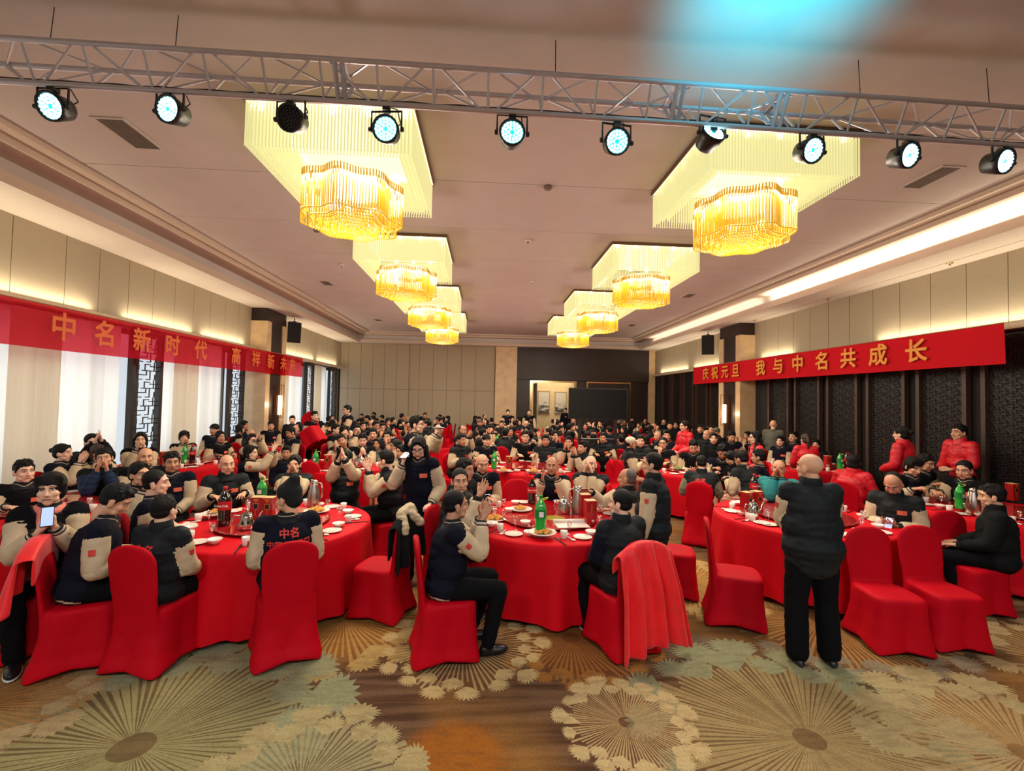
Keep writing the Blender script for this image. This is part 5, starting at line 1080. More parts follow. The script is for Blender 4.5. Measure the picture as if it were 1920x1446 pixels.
M_redj = mat('red_jacket', (206, 16, 34), rough=0.5, **wr_); M_blj = mat('dark_coat', (18, 20, 21), rough=0.8, spec=0.15, **wr_); M_blue = quilt('blue_puffer', (30, 46, 72)); M_teal = mat('teal_sweater', (20, 120, 120), rough=0.8, **wr_); M_greyj = mat('grey_sweater', (96, 96, 84), rough=0.85, **wr_)
M_shoe = mat('black_shoe', (18, 17, 17), rough=0.4); M_sole = mat('white_sole', (210, 206, 200), rough=0.6, var=0); M_badge = mat('orange_badge', (232, 104, 74), rough=0.6, var=0); M_badge2 = mat('red_patch', (206, 52, 40), rough=0.6, var=0)
STY = {'varsity': (M_navy, M_beige, M_rib, M_cream), 'black': (M_blackw, M_beige, M_rib, M_cream), 'vest': (M_vest, M_beige, M_rib, M_rib), 'vestnavy': (M_vest, M_navy, M_rib, M_rib), 'dark': (M_blj, M_blj, M_blj, M_blj), 'red': (M_redj, M_redj, M_redj, M_redj),
       'puffer': (M_blj, M_blue, M_blue, M_blue), 'teal': (M_teal, M_teal, M_rib, M_teal), 'grey': (M_greyj, M_greyj, M_greyj, M_greyj), 'navyall': (M_navy, M_navy, M_rib, M_navy), 'camo': (M_vest, mat('camo_sleeve', (120, 116, 90), rough=0.8, var=0.5, scale=30), M_rib, M_rib)}
def stick(fig, origin, direction, w, h, thick=0.003, up=(0, 0, 1)):
    """small flat patch laid on the jacket where a ray meets it"""
    hit, n, i, d = fig['tree'].ray_cast(Vector(origin), Vector(direction))
    if hit is None: return None
    n = np.array(n); n = n if n@np.array(direction) < 0 else -n
    f = unit(np.array(up, float)-n*(n@np.array(up, float))); r = np.cross(f, n)
    v = []
    nu = 4
    for k in (0, 1):
        for a in range(nu+1):
            for b in range(2):
                o_ = np.array(hit)+r*w*(a/nu-0.5)+f*h*(b-0.5)
                hh, _, _, _ = fig['tree'].ray_cast(Vector(o_+n*0.06), Vector(-n)); base = np.array(hh) if hh is not None and np.linalg.norm(np.array(hh)-o_) < 0.05 else o_
                v.append(base+n*(0.001+thick*(0.6+0.4*k)))
    f_ = []
    t = (nu+1)*2
    for a in range(nu): f_ += [(a*2, a*2+2, a*2+3, a*2+1), (t+a*2, t+a*2+1, t+a*2+3, t+a*2+2)]
    for a in range(nu): f_ += [(a*2, t+a*2, t+a*2+2, a*2+2), (a*2+1, a*2+3, t+a*2+3, t+a*2+1)]
    f_ += [(0, 1, t+1, t), (nu*2, t+nu*2, t+nu*2+1, nu*2+1)]
    return MB().add(v, f_).mesh('patch')
def back_text(fig, lines):
    out = []
    for txt, size, dz, bold in lines:
        me = text_mesh(txt, size, 0.0, bold); v, f, _ = mesh_arrays(me); bpy.data.meshes.remove(me)
        c = fig['P0']+fig['s']*dz; s = fig['s']; vv = []
        for x, y, z in v:
            o_ = c+V(x, -0.5, 0)+s*y+V(0, 0, 0); hh, _, _, _ = fig['tree'].ray_cast(Vector(o_), Vector((0, 1, 0))); y_ = hh[1]-0.006 if hh is not None else -0.15
            vv.append((o_[0], y_, o_[2]))
        out.append(MB().add(vv, f).mesh('lettering'))
    return out
glass_me = MB()
for s_ in (-1, 1): glass_me.tube([(s_*0.033+0.025*math.cos(t), 0.100, 0.010+0.017*math.sin(t)) for t in np.linspace(0, 2*PI, 13)], 0.002, 4).tube([(s_*0.058, 0.098, 0.013), (s_*0.082, 0.0, 0.012)], 0.0018, 4)
glass_me.tube([(-0.009, 0.101, 0.014), (0.009, 0.101, 0.014)], 0.002, 4); glass_me = glass_me.mesh('glasses')
FIG = {}
def figure(**kw):
    k = tuple(sorted(kw.items()))
    if k not in FIG: FIG[k] = build_figure(**kw)
    return FIG[k]
def person(fig, loc, rz, label, style='varsity', hk='short', hm=None, skin=0, group=None, scale=1.0, fine=True, badge=True, back=False, patch=True, glasses=False, shoes='plain', tro=None):
    p = thing('person', label, 'person', loc, rz, group, scale=scale)
    b = obj('body', fig['body'], [M_skin[skin], M_eye, M_lip, M_eyew], p)
    obj('jacket', fig['jacket'], list(STY[style]), p)
    if fine or not fig['seated']: obj('trousers', fig['trousers'], tro or M_tro, p)
    vs = style in ('vest', 'vestnavy', 'puffer', 'camo'); kk = 'slv' if vs else 'sl'
    if kk not in fig: fig[kk] = [sleeve_mesh(fig[a], fig[b_], fig[c], fine, vs) for a, b_, c in (('R', 'er', 'wr'), ('L', 'el', 'wl'))]
    for me in fig[kk]: obj('sleeve', me, [STY[style][1], STY[style][2] if style not in ('red', 'dark', 'grey') else STY[style][1], STY[style][3]], p)
    ck = 'vest' if style in ('vest', 'vestnavy', 'puffer', 'camo', 'dark', 'red') else 'rib'
    if 'col'+ck not in fig: fig['col'+ck] = collar_mesh(fig, ck)
    S4 = STY[style]; obj('collar', fig['col'+ck], [S4[0] if ck == 'vest' else S4[2], S4[0] if ck == 'vest' else S4[3]], p)
    if hk != 'bald': hme = hair(hk); obj('cap' if hk == 'cap' else 'beanie' if hk == 'beanie' else 'hair', hme, hm or M_hair, p, M=fig['head'])
    if hk in ('cap', 'beanie'): obj('hair', hair('crop'), M_hair, p, M=fig['head']@Matrix.Diagonal((0.97, 0.97, 0.95, 1)))
    if glasses: obj('glasses', glass_me, M_eye, p, M=fig['head'])
    if fine or not fig['seated']:
        for k, a in enumerate(fig['an']):
            s = obj('shoe', shoe_me, M_shoe, p, loc=(a[0], a[1]-0.0, 0.002)); 
            if shoes == 'white': obj('sole', sole_me, M_sole, s)
    if badge and style not in ('teal', 'grey', 'dark', 'red'):
        if 'badge' not in fig: fig['badge'] = stick(fig, fig['P0']+fig['s']*0.33+V(-0.085, 0.6, 0), (0, -1, 0), 0.085, 0.045)
        if fig['badge']: obj('name_badge', fig['badge'], M_badge, p)
    if patch and fine and style in ('varsity', 'black', 'vest', 'camo'):
        if 'patch' not in fig:
            fig['patch'] = []
            for a, b_, sx in ((fig['R'], fig['er'], 1), (fig['L'], fig['el'], -1)):
                c = a*0.5+b_*0.5; fig['patch'].append(stick(fig, c+V(sx*0.5, -0.05, 0.05), (-sx, 0.1, -0.1), 0.038, 0.042, 0.014, up=a-b_))
        for me in fig['patch']:
            if me: obj('sleeve_emblem', me, M_badge2, p)
    if back:
        if 'back' not in fig: fig['back'] = back_text(fig, [('中名', 0.075, 0.395, 0.002), ('中国中名集团', 0.052, 0.315, 0.0015)] if back is True else [('中名', 0.085, 0.36, 0.002)])
        for me in fig['back']: obj('lettering', me, M_badge2, p)
    return p
def place(px, py, Y, facing, pose='clap', style='varsity', hk='short', label='', z=None, fine=1, hy=0, hp=0, hr=0, sex='m', fat=1.0, seated=True, chairlab=None, leanx=0.0, group=None, legs='table', cturn=0, **kw):
    """head centre at pixel (px, py) and depth Y; facing 0 = towards the camera, 90 = to the right"""
    h = at(px, py, y=Y); th = math.radians(facing-math.degrees(math.atan((px-912)/850.0))+180)
    fig = figure(pose=pose, hy=hy, hp=hp, hr=hr, sex=sex, fine=fine, fat=fat, seated=seated, leanx=leanx, legs=legs)
    sc = h.z/fig['hd'][2]; sc = min(max(sc, 0.86), 1.09)
    o_ = Matrix.Rotation(th, 3, 'Z')@(Vector(fig['hd'])*sc)
    loc = (h.x-o_.x, h.y-o_.y, 0)
    p = person(fig, loc, th, label, style, hk, scale=sc, fine=bool(fine), group=group, **kw)
    if chairlab:
        b = Matrix.Rotation(th+math.radians(cturn), 3, 'Z')@Vector((0, 0.03, 0)); chair(loc[0]+b.x, loc[1]+b.y, th+math.radians(cturn), chairlab, near=bool(fine))
    return p, fig, loc, th, sc
M_phone = mat('phone_black', (14, 14, 16), rough=0.2, var=0); M_phs = mat('phone_screen', (150, 170, 200), emit=(170, 190, 230), estr=0.9, var=0, rough=0.2)
def phone(res, hand='r', label='black smartphone', tilt=0.0):
    p, fig, loc, th, sc = res; w = fig['wr' if hand == 'r' else 'wl']; d = fig['dr' if hand == 'r' else 'dl']
    c = Matrix.Rotation(th, 3, 'Z')@(Vector(w+d*0.11)*sc)+Vector(loc)
    s = thing('smartphone', label, 'phone', c, rot=(-0.9+tilt, 0, th)); obj('case', MB().box((-0.037, -0.078, -0.004), (0.037, 0.078, 0.004)).mesh('case'), M_phone, s); obj('screen', MB().box((-0.033, -0.072, 0.004), (0.033, 0.072, 0.0052)).mesh('screen'), M_phs, s)
# ================================================================== the guests
C = 'red covered banquet chair '
# front left
r = place(95, 918, 3.95, -5, 'phone_up', 'black', 'bangs', 'woman in black varsity jacket and pink scarf holding up a phone, far left', hy=10, sex='f', chairlab=C+'under the woman with the pink scarf', shoes='white', skin=0, legs='back'); phone(r, 'l', 'black phone held up by the woman in the pink scarf', -0.2)
h_ = Vector(r[2])+Matrix.Rotation(r[3], 3, 'Z')@(Vector(r[1]['nb'])*r[4])
tag(obj('scarf', remesh(MB().tube([(0.075*math.cos(t), 0.07*math.sin(t), 0.02*math.sin(t*2)) for t in np.linspace(0, 6.28, 14)], 0.034, 8).cap((0.02, -0.08, 0.0), 0.035, (0.03, -0.11, -0.12), 0.028), 0.012, 3, 0.5, 'scarf'), mat('pink_scarf', (236, 130, 112), rough=0.9, bump=0.4, bscale=30), loc=h_), 'coral pink scarf around the neck of the woman with the phone', 'scarf')
r = place(45, 885, 5.3, 10, 'table', 'black', 'short', 'man in black jacket seated at the left edge behind the gift box', hy=-10, chairlab=C+'at the left edge behind its table')
r = place(195, 860, 6.15, -5, 'clap', 'puffer', 'short', 'smiling man in black vest over blue puffer sleeves clapping', hr=8, skin=1, chairlab=C+'under the man with blue puffer sleeves')
place(118, 850, 6.7, 55, 'clap', 'varsity', 'bun', 'woman with tied hair in navy jacket looking right by the curtain', sex='f', chairlab=C+'of the woman by the curtain')
place(172, 828, 7.3, 5, 'clap_high', 'dark', 'bun', 'woman in dark coat clapping in front of the white curtain', sex='f')
place(184, 850, 6.95, 20, 'clap_face', 'varsity', 'bob', 'woman with brown hair clapping before her face behind the smiling man', sex='f', hm=M_hairb)
place(263, 826, 7.9, 0, 'clap', 'black', 'bob', 'woman with dark scarf before the first carved screen', sex='f', chairlab=C+'before the first carved screen')
place(262, 890, 5.0, 20, 'clap', 'black', 'bun', 'smiling woman between the puffer man and the first front table', sex='f', skin=1, hy=-8, chairlab=C+'of the smiling woman at the left')
place(293, 907, 4.55, 75, 'lap', 'varsity', 'crop', 'man in profile with beige sleeves at the left of the first front table', skin=0, chairlab=C+'of the man in profile at the left')
place(273, 858, 6.3, 5, 'table', 'black', 'receding', 'man with receding hair above the smiling woman', skin=1, chairlab=C+'of the man with receding hair')
place(322, 868, 5.85, -10, 'lap', 'varsity', 'short', 'moustached man in navy jacket with beige sleeve left of table', skin=2, hy=-15, chairlab=C+'of the moustached man')
res = place(215, 940, 3.85, 80, 'phone_lap', 'varsity', 'short', 'young man bent over his phone, navy jacket with collar stripe', hp=32, skin=1, chairlab=C+'with a red coat over its back, lower left', legs='back'); phone(res, 'l', 'phone in the hands of the bent young man')
coat_c = res
place(308, 958, 3.80, 134, 'lap', 'vest', 'short', 'man seen from behind in black vest with red lettering on his back', hy=-8, back='one', fat=1.08, chairlab=C+'front left, seen from behind', legs='back', skin=0, badge=False)
res = place(540, 935, 3.98, 185, 'phone_lap', 'varsity', 'beanie', 'man in pointed black beanie seen from behind with red lettering', hy=-42, hp=6, back=True, chairlab=C+'under the man in the beanie', hm=M_rib, legs='back', badge=False, shoes='white', skin=1); phone(res, 'l', 'phone held low by the man in the beanie')
b = res; 
obj('beanie_logo', MB().box((-0.062, 0.062, 0.085), (-0.038, 0.068, 0.112), 0).box((-0.045, 0.062, 0.112), (-0.025, 0.070, 0.130), 1).mesh('logo'), [M_cream, M_badge2], b[0], M=b[1]['head']@Matrix.Rotation(0.5, 4, 'Z')@Matrix.Translation((0, 0.016, 0.0)))
place(425, 872, 5.85, 8, 'table', 'vest', 'receding', 'man in black vest holding an orange peel behind the cola bottle', skin=1, fat=1.08, chairlab=C+'of the man behind the cola bottle', hy=-6)
place(552, 872, 6.05, -10, 'clap_face', 'vest', 'bun', 'laughing woman with hands before her mouth behind the gift boxes', sex='f', skin=1, chairlab=C+'of the laughing woman')
place(648, 862, 6.4, -12, 'clap_high', 'vest', 'bun', 'pale woman with raised clapping hands right of the thermos', sex='f', hy=10, chairlab=C+'of the pale clapping woman')
place(724, 864, 6.1, -80, 'clap', 'vest', 'quiff', 'young man clapping at the right end of the first front table', hp=12, hy=40, chairlab=C+'of the young clapping man')
chair(-0.98, 4.55, math.radians(72), C+'empty, with a dark coat on it, between the front tables')
chair(-0.42, 5.1, math.radians(95), C+'behind the coat chair beside the aisle')
# dark coat heap on the empty chair
# standing in the aisle
res = place(785, 840, 5.1, -20, 'st_call', 'varsity', 'long', 'woman with very long black hair standing in the aisle with a phone', z=1, seated=False, sex='f', hp=22, hy=-10, glasses=True); phone(res, 'r', 'phone raised by the long-haired woman in the aisle', 0.6)
res = place(782, 797, 6.9, 60, 'st_film', 'varsity', 'quiff', 'standing man in glasses filming with raised hands in the aisle', seated=False, glasses=True, hy=-10); phone(res, 'r', 'phone of the filming man in the aisle', 0.9)
# centre table
place(855, 948, 3.85, 98, 'clap', 'varsity', 'crop', 'man in profile clapping, front left of the centre table', skin=2, hy=-10, chairlab=C+'front left of the centre table', legs='back', fat=1.02)
place(862, 903, 4.75, 65, 'clap', 'vest', 'crop', 'crop-haired man leaning forward and looking at the camera', hy=55, skin=1, leanx=0.05, chairlab=C+'of the crop-haired man at the aisle', fat=1.03)
place(872, 882, 5.4, 60, 'table', 'dark', 'short', 'dark-haired man half hidden behind the crop-haired man', skin=2)
res = place(904, 870, 6.1, 15, 'phone_lap', 'varsity', 'bald', 'bald man in open navy jacket looking down at his phone', hp=14, skin=1, fat=1.05, chairlab=C+'of the bald man with the phone'); phone(res, 'l', 'phone held by the bald man behind the centre table')
chair(0.47, 6.25, math.radians(180), C+'empty, directly behind the centre table')
place(1035, 874, 6.1, -5, 'clap_open', 'varsity', 'receding', 'serious man clapping behind the cola bottle at the centre table', skin=2, chairlab=C+'of the serious clapping man')
place(1107, 872, 6.15, -12, 'clap_face', 'vest', 'bald', 'smiling bald man with clasped hands behind the centre table', fat=1.1, hp=-5, chairlab=C+'of the smiling bald man')
place(1175, 898, 5.3, -65, 'point', 'vest', 'receding', 'grey-haired man stretching his arm over the centre table', hm=M_hairg, hy=40, skin=2, fat=1.05, chairlab=C+'of the man stretching his arm')
res28 = place(1163, 945, 3.95, 218, 'lap', 'vestnavy', 'crop', 'man in black vest seen from behind at the front right of the centre table', hy=-30, fat=1.12, legs='back', badge=False, shoes='white', chairlab=C+'with a bright red coat over its back, front centre', cturn=0)
# give him pale sleeves
place(1222, 872, 4.35, -105, 'side', 'vest', 'crop', 'standing man in black vest looking left behind the seated vest man', seated=False, fat=1.1, skin=1, badge=False, hy=-8)
# right front
place(1518, 878, 3.68, 205, 'st_clap', 'vest', 'bald', 'big bald man in black puffer vest standing with his back to the camera', seated=False, fat=1.22, hy=-30, badge=False, skin=1)
place(1460, 880, 6.0, -5, 'clap_face', 'teal', 'receding', 'man in teal sweater clapping behind the gift boxes on the right', skin=2, chairlab=C+'of the man in teal', hr=-4)
res = place(1675, 908, 4.95, -15, 'phone_lap', 'vest', 'receding', 'man in black vest reading his phone at the right front table', hp=36, skin=2, fat=1.12, chairlab=C+'of the man reading his phone on the right'); phone(res, 'l', 'phone read by the man at the right front table')
for x, y, a, lab in ((2.46, 4.34, -112, 'empty, left of the standing bald man'), (2.12, 5.0, -108, 'empty, second on the left side of the right table'), (1.95, 6.1, -115, 'empty, third on the left side of the right table'), (*at(1664, 1208, z=0)[:2], 172, 'empty, just right of the standing bald man'), (*at(1768, 1202, z=0)[:2], 174, 'empty, second right of the standing bald man'), (*at(1822, 1142, z=0)[:2], 178, 'empty, third right of the standing bald man'), (*at(1892, 1112, z=0)[:2], 48, 'cropped by the right edge of the photo')):
    chair(x, y, math.radians(a) if 'cropped' in lab or a < 0 or True else 0, C+lab)
place(1860, 932, 4.45, -85, 'lap', 'dark', 'short', 'young man in black coat in profile at the right edge', skin=1, hp=6, fat=1.05, legs='back')
place(1808, 882, 6.0, -30, 'table', 'black', 'crop', 'smiling man with beige sleeve leaning over the right edge table', skin=1, hp=12, hy=-5, chairlab=C+'of the smiling man on the right')
place(1735, 868, 6.6, 60, 'eat', 'varsity', 'short', 'young man bending to the right behind the phone reader', skin=2, hp=14)
place(1712, 872, 6.2, 40, 'eat', 'black', 'bangs', 'dark-haired guest bent forward just behind the phone reader', skin=1, hp=20)
place(1600, 868, 6.8, 160, 'table', 'red', 'bangs', 'person in red jacket seen from behind left of the phone reader', chairlab=C+'with a black coat, under the red jacket person', hy=-20)
# red jackets standing
for px, py, Y, fc, ps, hk, lab, kw in ((1690, 815, 7.05, -115, 'st_front', 'bun', 'woman in red jacket and glasses standing by the lattice wall, seen from behind', dict(sex='f', glasses=True)), (1798, 812, 7.15, -45, 'st_front', 'short', 'smiling man in red jacket standing at the far right', dict(skin=1)), (1510, 825, 8.3, 200, 'st_reach', 'ponytail', 'woman with long ponytail and red jacket seen from behind', dict(sex='f', hm=M_hairb)), (1416, 822, 7.6, -70, 'st_front', 'long', 'woman in red jacket and glasses in profile right of the pillar', dict(sex='f', glasses=True)), (1283, 800, 9.7, -55, 'st_front', 'ponytail', 'woman in red jacket standing among the tables right of centre', dict(sex='f', glasses=True))):
    place(px, py, Y, fc, ps, 'red', hk, lab, seated=False, fine=1, fat=0.88, **kw)
place(1450, 797, 11.2, 170, 'st_clap', 'grey', 'bald', 'bald man in grey sweater seen from behind by the lattice wall', seated=False, fine=0)
place(590, 781, 11.6, 25, 'st_front', 'black', 'short', 'standing man in black jacket left of the carried red chair', seated=False, fine=0)
place(651, 770, 12.3, -70, 'st_carry', 'varsity', 'short', 'man in glasses carrying a red chair over the tables', seated=False, fine=0, glasses=True)
cp = at(608, 812, y=11.3); chair(cp.x-0.15, cp.y, 0, C+'carried high by two men at the back left', near=True, z=cp.z-0.32, rot=(0.1, 0.60, 3.0))
place(952, 774, 19.2, 10, 'st_front', 'varsity', 'short', 'far standing man in front of the marble pilaster', seated=False, fine=0)
place(992, 774, 19.0, 0, 'side', 'black', 'crop', 'far standing man beside the doorway', seated=False, fine=0)
place(1060, 770, 22.6, -30, 'side', 'navyall', 'short', 'man in navy jacket standing in the doorway left of the television', seated=False, fine=0)
# second row, placed one by one
mid = [
 (865, 826, 9.3, 40, 'table', 'vest', 'short', 'young man in black vest at the aisle side behind the centre', {}), (912, 826, 9.5, 20, 'table', 'varsity', 'cap', 'person in dark cap and striped collar behind the centre table', {}),
 (868, 806, 11.3, 40, 'clap', 'vest', 'receding', 'man with beige sleeves behind the young vest man', {}), (985, 820, 9.9, 5, 'table', 'black', 'short', 'man in sunglasses beside the red gift box', dict(glasses=True)), (1002, 830, 10.1, -30, 'clap', 'varsity', 'crop', 'guest leaning behind the man in sunglasses', {}),
 (1023, 827, 9.7, 0, 'lap', 'vest', 'quiff', 'pale young man facing the camera in black vest', {}), (1040, 818, 10.6, 20, 'clap', 'navyall', 'bun', 'woman with headscarf right of the pale young man', dict(sex='f')), (1066, 830, 9.3, -10, 'clap', 'vest', 'spiky', 'young man in black high collar clapping', {}),
 (1092, 840, 8.5, -40, 'clap', 'vest', 'quiff', 'man with hands together facing left behind the bald man', dict(skin=1)), (1130, 822, 10.4, 0, 'table', 'vest', 'short', 'man resting his arms on a chair back by the television leg', dict(skin=2)), (1183, 832, 8.9, 100, 'table', 'vest', 'cap', 'person in cream baseball cap seen from behind', dict(hm=M_cream, back=True)),
 (1200, 828, 9.4, 10, 'lap', 'vest', 'short', 'man smiling right of the cream cap', {}), (1195, 812, 10.3, 110, 'table', 'dark', 'short', 'dark-haired man turned away above the cream cap', {}), (1243, 832, 9.2, -10, 'chin', 'black', 'crop', 'man in glasses with his hand at his chin', dict(glasses=True)),
 (1250, 812, 10.6, 0, 'lap', 'varsity', 'quiff', 'laughing man in navy jacket before the lattice wall', {}), (1300, 838, 8.7, 0, 'phone_lap', 'black', 'short', 'man in glasses lit by his phone at the second row', dict(glasses=True, hp=25)), (1355, 848, 7.9, 0, 'eat', 'varsity', 'spiky', 'man with head bowed over his food right of the back lettering', dict(hp=30)),
 (1316, 870, 6.9, 175, 'eat', 'camo', 'crop', 'man seen from behind with red lettering and camouflage sleeve', dict(back=True, hp=15)), (1390, 862, 6.9, -130, 'eat', 'vest', 'short', 'dark-haired boy bent low at the second row table', dict(hp=20)), (1422, 858, 7.2, -100, 'lap', 'varsity', 'short', 'boy in striped collar seen from the left rear', {}),
 (1372, 860, 7.6, -60, 'eat', 'dark', 'bangs', 'child with bangs eating at the second row table', dict(hp=25, sex='f')), (1463, 828, 10.4, -20, 'lap', 'varsity', 'bun', 'woman looking over from the wall side table', dict(sex='f')), (1487, 816, 10.8, -30, 'lap', 'varsity', 'short', 'man with raised chin at the wall side table', dict(hp=-10)), (1530, 835, 9.9, -10, 'lap', 'dark', 'bob', 'smiling woman between red jackets at the wall side', dict(sex='f')),
 (1338, 822, 10.0, 0, 'lap', 'dark', 'bun', 'woman in black high collar right of the red jacket', dict(sex='f')), (1325, 812, 11.4, -20, 'table', 'vest', 'bald', 'bald man in profile before the far table', {}), (1343, 806, 12.2, -30, 'lap', 'black', 'cap', 'man in camouflage cap near the right pillar', dict(hm=mat('camo_cap', (90, 90, 66), var=0.5, scale=30))), (1372, 814, 11.0, 20, 'phone_lap', 'varsity', 'short', 'guest reading a phone below the right wall sconce', dict(hp=20)),
 (1313, 798, 13.6, 0, 'lap', 'dark', 'short', 'man in dark coat before the far lattice wall', {}), (1334, 802, 13.2, -10, 'lap', 'dark', 'crop', 'guest just left of the camouflage cap', {}), (1256, 796, 15.2, 0, 'lap', 'dark', 'short', 'far guest in suit by the lattice wall', {}), (1267, 792, 15.8, -10, 'lap', 'dark', 'bob', 'far woman by the lattice wall', dict(sex='f')),
 (345, 820, 9.4, 5, 'clap', 'black', 'bangs', 'smiling woman with round fringe by the windows', dict(sex='f')), (413, 820, 9.6, 25, 'table', 'black', 'bob', 'woman with white collar at the window side table', dict(sex='f')), (402, 806, 10.6, -30, 'lap', 'varsity', 'cap', 'man in black cap and olive coat by the second screen', {}),
 (470, 850, 7.3, 60, 'clap_high', 'varsity', 'bob', 'woman in navy jacket clapping high above her head', dict(sex='f', fine=1)), (473, 826, 9.0, 10, 'clap_high', 'black', 'bob', 'woman with raised open palm behind the high clapping woman', dict(sex='f')), (537, 850, 7.9, -10, 'lap', 'navyall', 'quiff', 'boy half hidden behind the laughing woman', {}), (508, 799, 12.9, 5, 'lap', 'varsity', 'short', 'man seated below the left wall sconce', {}),
 (545, 812, 10.6, -60, 'lap', 'varsity', 'short', 'man in profile looking down left of the standing man', dict(hp=15)), (555, 806, 11.6, -40, 'lap', 'black', 'receding', 'man with beige sleeve left of the carried chair', {}), (548, 788, 14.8, 0, 'lap', 'navyall', 'short', 'man before the far curtain', {}),
 (641, 827, 9.1, -5, 'clap_open', 'varsity', 'short', 'laughing man tilting his head and clapping', dict(hr=18)), (645, 808, 10.5, 20, 'clap', 'varsity', 'bangs', 'young woman behind the laughing man', dict(sex='f')), (630, 806, 11.0, 60, 'lap', 'black', 'short', 'man in profile behind the laughing man', {}), (680, 826, 9.0, 0, 'phone_up', 'black', 'spiky', 'bearded man holding a phone before his chest', dict(hp=12)),
 (669, 806, 10.8, 10, 'clap_face', 'vest', 'short', 'man in glasses behind the bearded man', dict(glasses=True)), (700, 815, 10.2, -10, 'lap', 'varsity', 'short', 'young man with collar stripe right of the bearded man', {}), (707, 833, 9.3, -20, 'lap', 'grey', 'bob', 'small child in a beige top held at the table', dict(sex='f')), (727, 820, 9.6, -25, 'clap_open', 'varsity', 'short', 'smiling young man gripping his hands right of the child', {}),
 (742, 838, 8.2, -70, 'clap_face', 'varsity', 'bob', 'woman with ponytail behind the clapping young man', dict(sex='f')), (753, 848, 7.7, -60, 'clap_face', 'black', 'bun', 'older woman behind the long-haired woman', dict(sex='f')), (705, 796, 12.6, 30, 'chin', 'varsity', 'short', 'man in glasses at the far second table', dict(glasses=True)), (718, 803, 12.0, 0, 'chin', 'black', 'short', 'man with glasses and his fist at his mouth', dict(glasses=True)),
]
for px, py, Y, fc, ps, st, hk, lab, kw in mid:
    kw = dict(kw); kw.setdefault('skin', rng.randint(0, 3)); fn = kw.pop('fine', 0)
    place(px, py, Y, fc, ps, st, hk, lab, fine=fn, chairlab=C+'of the '+' '.join(lab.split()[:9]) if rng.rand() < 0.8 else None, **kw)
for px, py, Y, a, lab in ((835, 830, 10.2, 180, 'empty, at the aisle behind the filming man'), (860, 815, 12.2, 175, 'empty, farther along the aisle'), (900, 838, 9.4, -90, 'empty, beside the person in the dark cap'), (1148, 845, 8.6, 150, 'empty, behind the television leg'), (1445, 845, 8.6, 190, 'empty, before the grey sweater man'), (590, 850, 8.6, 20, 'empty, behind the green bottle'), (570, 858, 7.8, 180, 'empty, behind the laughing woman')):
    p_ = at(px, py, y=Y); chair(p_.x, Y, math.radians(a), C+lab, near=False)
# ------------------------------------------------------------------ the far rows
poses = ['clap', 'table', 'lap', 'clap_face', 'eat', 'clap_open', 'chin']
hm_, hf_ = ['short', 'spiky', 'crop', 'short', 'quiff', 'receding', 'cap', 'bald'], ['bob', 'bun', 'long', 'bangs']
used = []
def hlab(h): return {'short': 'short black hair', 'spiky': 'spiky black hair', 'crop': 'cropped hair', 'quiff': 'swept-up hair', 'receding': 'receding hair', 'cap': 'a dark cap', 'bald': 'a bald head', 'bob': 'bobbed hair', 'bun': 'tied hair', 'long': 'long hair', 'bangs': 'a fringe', 'ponytail': 'a ponytail'}[h]
pts_mid = [at(m[0], m[1], y=m[2]) for m in mid]
for x, y, w in R3:
    nseat = 9
    for i in range(nseat):
        a = 2*PI*i/nseat+0.2+rng.uniform(-.08, .08); R = 1.12; sx, sy = x+R*math.cos(a), y+R*math.sin(a)
        if abs(sy-14.3) < 1.3 and (sx < XL+0.95 or sx > XR-0.95): continue
        if sx < XL+0.45 or sx > XR-0.5 or sy > YB-0.5: continue
        if any((sx-p.x)**2+(sy-p.y)**2 < 0.30 for p in pts_mid) or any((sx-p[0])**2+(sy-p[1])**2 < 0.26 for p in used): continue
        if -1.65 < sx < -0.55 and sy < 17 or rng.rand() < 0.08: continue
        used.append((sx, sy)); fem = rng.rand() < 0.3; ps = poses[rng.randint(len(poses))]; hy = (0, 25, -25)[rng.randint(3)]
        face = a+PI/2   # local +Y towards the table centre
        h = (hf_ if fem else hm_)[rng.randint(4 if fem else 8)]; st = ['varsity', 'black', 'vest', 'varsity', 'dark', 'vest', 'black'][rng.randint(7)]
        fig = figure(pose=ps, hy=hy if ps in ('clap', 'lap', 'table') else 0, hp=0, hr=0, sex='f' if fem else 'm', fine=0, fat=1.0, seated=True, leanx=0.0, legs='table')
        person(fig, (sx, sy, 0), face, '%s with %s, %s counterclockwise at the %s' % ('woman' if fem else 'man', hlab(h), CL[i], w), st, h, skin=rng.randint(0, 3), scale=rng.uniform(0.95, 1.06), fine=False, group='seated guests in the far rows', hm=M_hairg if rng.rand() < 0.07 else None)
        chair(sx+0.03*math.cos(a), sy+0.03*math.sin(a), face, C+'%s counterclockwise at the %s' % (CL[i], w), near=False)
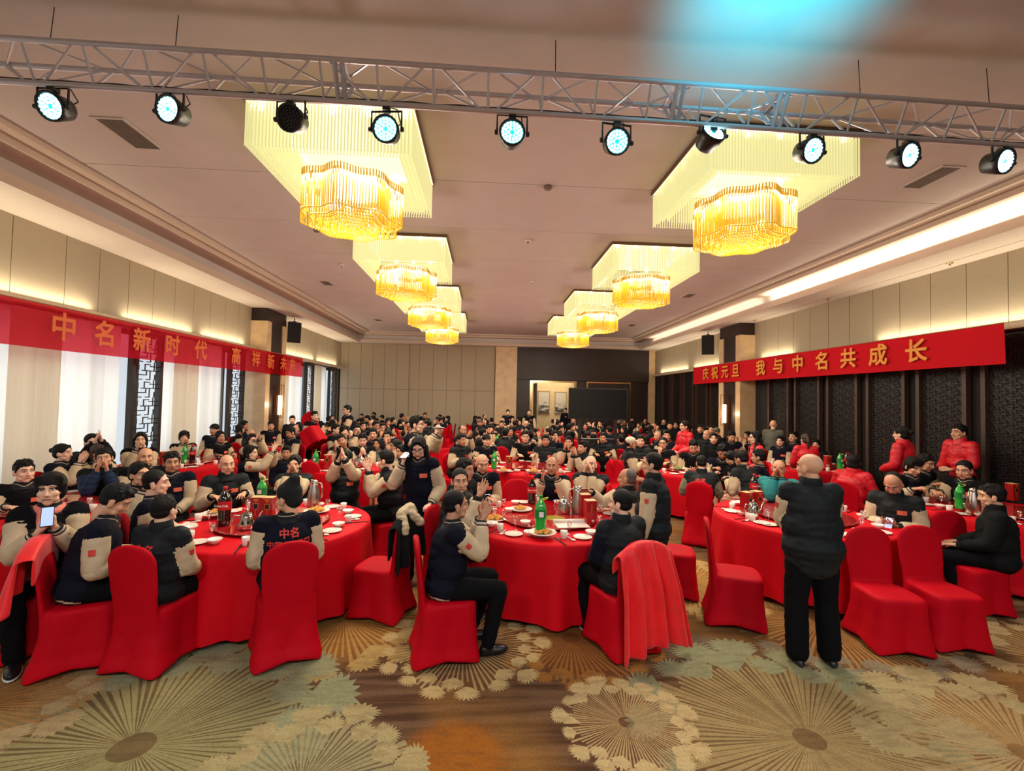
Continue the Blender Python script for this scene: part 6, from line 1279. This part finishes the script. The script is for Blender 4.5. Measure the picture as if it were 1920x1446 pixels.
# ------------------------------------------------------------------ coats draped over chair backs
def drape(loc, rz, m, lab, w=0.26, drop=0.80, front=0.18, flare=0.10, skew=0.0):
    n, k = 40, 16; v = []
    for j in range(k+1):
        s_ = j/k
        for i in range(n+1):
            u = i/n*2-1; fold = 0.022*math.sin(u*11+1.3)+0.014*math.sin(u*19)
            top = 0.985-0.10*u*u
            L_ = front+drop+0.05
            q = s_*L_
            if q < front: y = -0.255+0.015-0.045*(1-q/front)*0+0.0; z = top-(front-q); y = -0.205
            else: z = top-(q-front); y = -0.300-(fold*1.6+flare*0.5)*min(1, (q-front)/0.35)
            if abs(q-front) < 0.05: z = top+0.012
            x = u*(w+flare*max(0, (q-front))/drop)+skew*max(0, q-front)
            v.append((x, y, z))
    f = [(j*(n+1)+i, j*(n+1)+i+1, (j+1)*(n+1)+i+1, (j+1)*(n+1)+i) for j in range(k) for i in range(n)]
    me = MB().add(v, f).mesh('coat', True); o = obj('draped_coat', me, m, loc=loc, rot=(0, 0, rz)); md = o.modifiers.new('t', 'SOLIDIFY'); md.thickness = 0.022; md.offset = 0
    md = o.modifiers.new('s', 'SUBSURF'); md.levels = 1; md.render_levels = 1; tag(o, lab, 'coat'); return o
M_coat = mat('bright_red_coat', (236, 12, 24), rough=0.55, sheen=0.2, bump=0.2, bscale=8)
b = res28; drape((b[2][0], b[2][1], 0), b[3], M_coat, 'bright red coat draped over the front centre chair', skew=0.14)
drape((-0.98, 4.55, 0), math.radians(72), M_blj, 'dark coat hanging over the back of the empty front chair', drop=0.36, w=0.25, front=0.3, flare=0.05)
bn = MB().cap((-0.10, -0.24, 0.99), 0.05, (0.04, -0.26, 1.02), 0.055, 9).cap((0.04, -0.26, 1.02), 0.055, (0.16, -0.24, 0.95), 0.045, 9).cap((-0.10, -0.24, 0.99), 0.05, (-0.17, -0.33, 0.86), 0.042, 9).cap((0.0, -0.30, 0.97), 0.05, (0.1, -0.34, 0.88), 0.05, 9)
b = coat_c; drape((b[2][0], b[2][1], 0), b[3], M_coat, 'bright red coat hanging over the chair of the bent young man', drop=0.30, w=0.28)
bo = remesh(bn, 0.013, 3, .5, 'sleeve'); crumple(bo, 0.012, 12.0)
tag(obj('folded_jacket', bo, M_beige, loc=(-0.98, 4.55, 0), rot=(0, 0, math.radians(72))), 'beige sleeved jacket bundled on top of the empty front chair', 'coat')
bpy.data.scenes.remove(WORK)
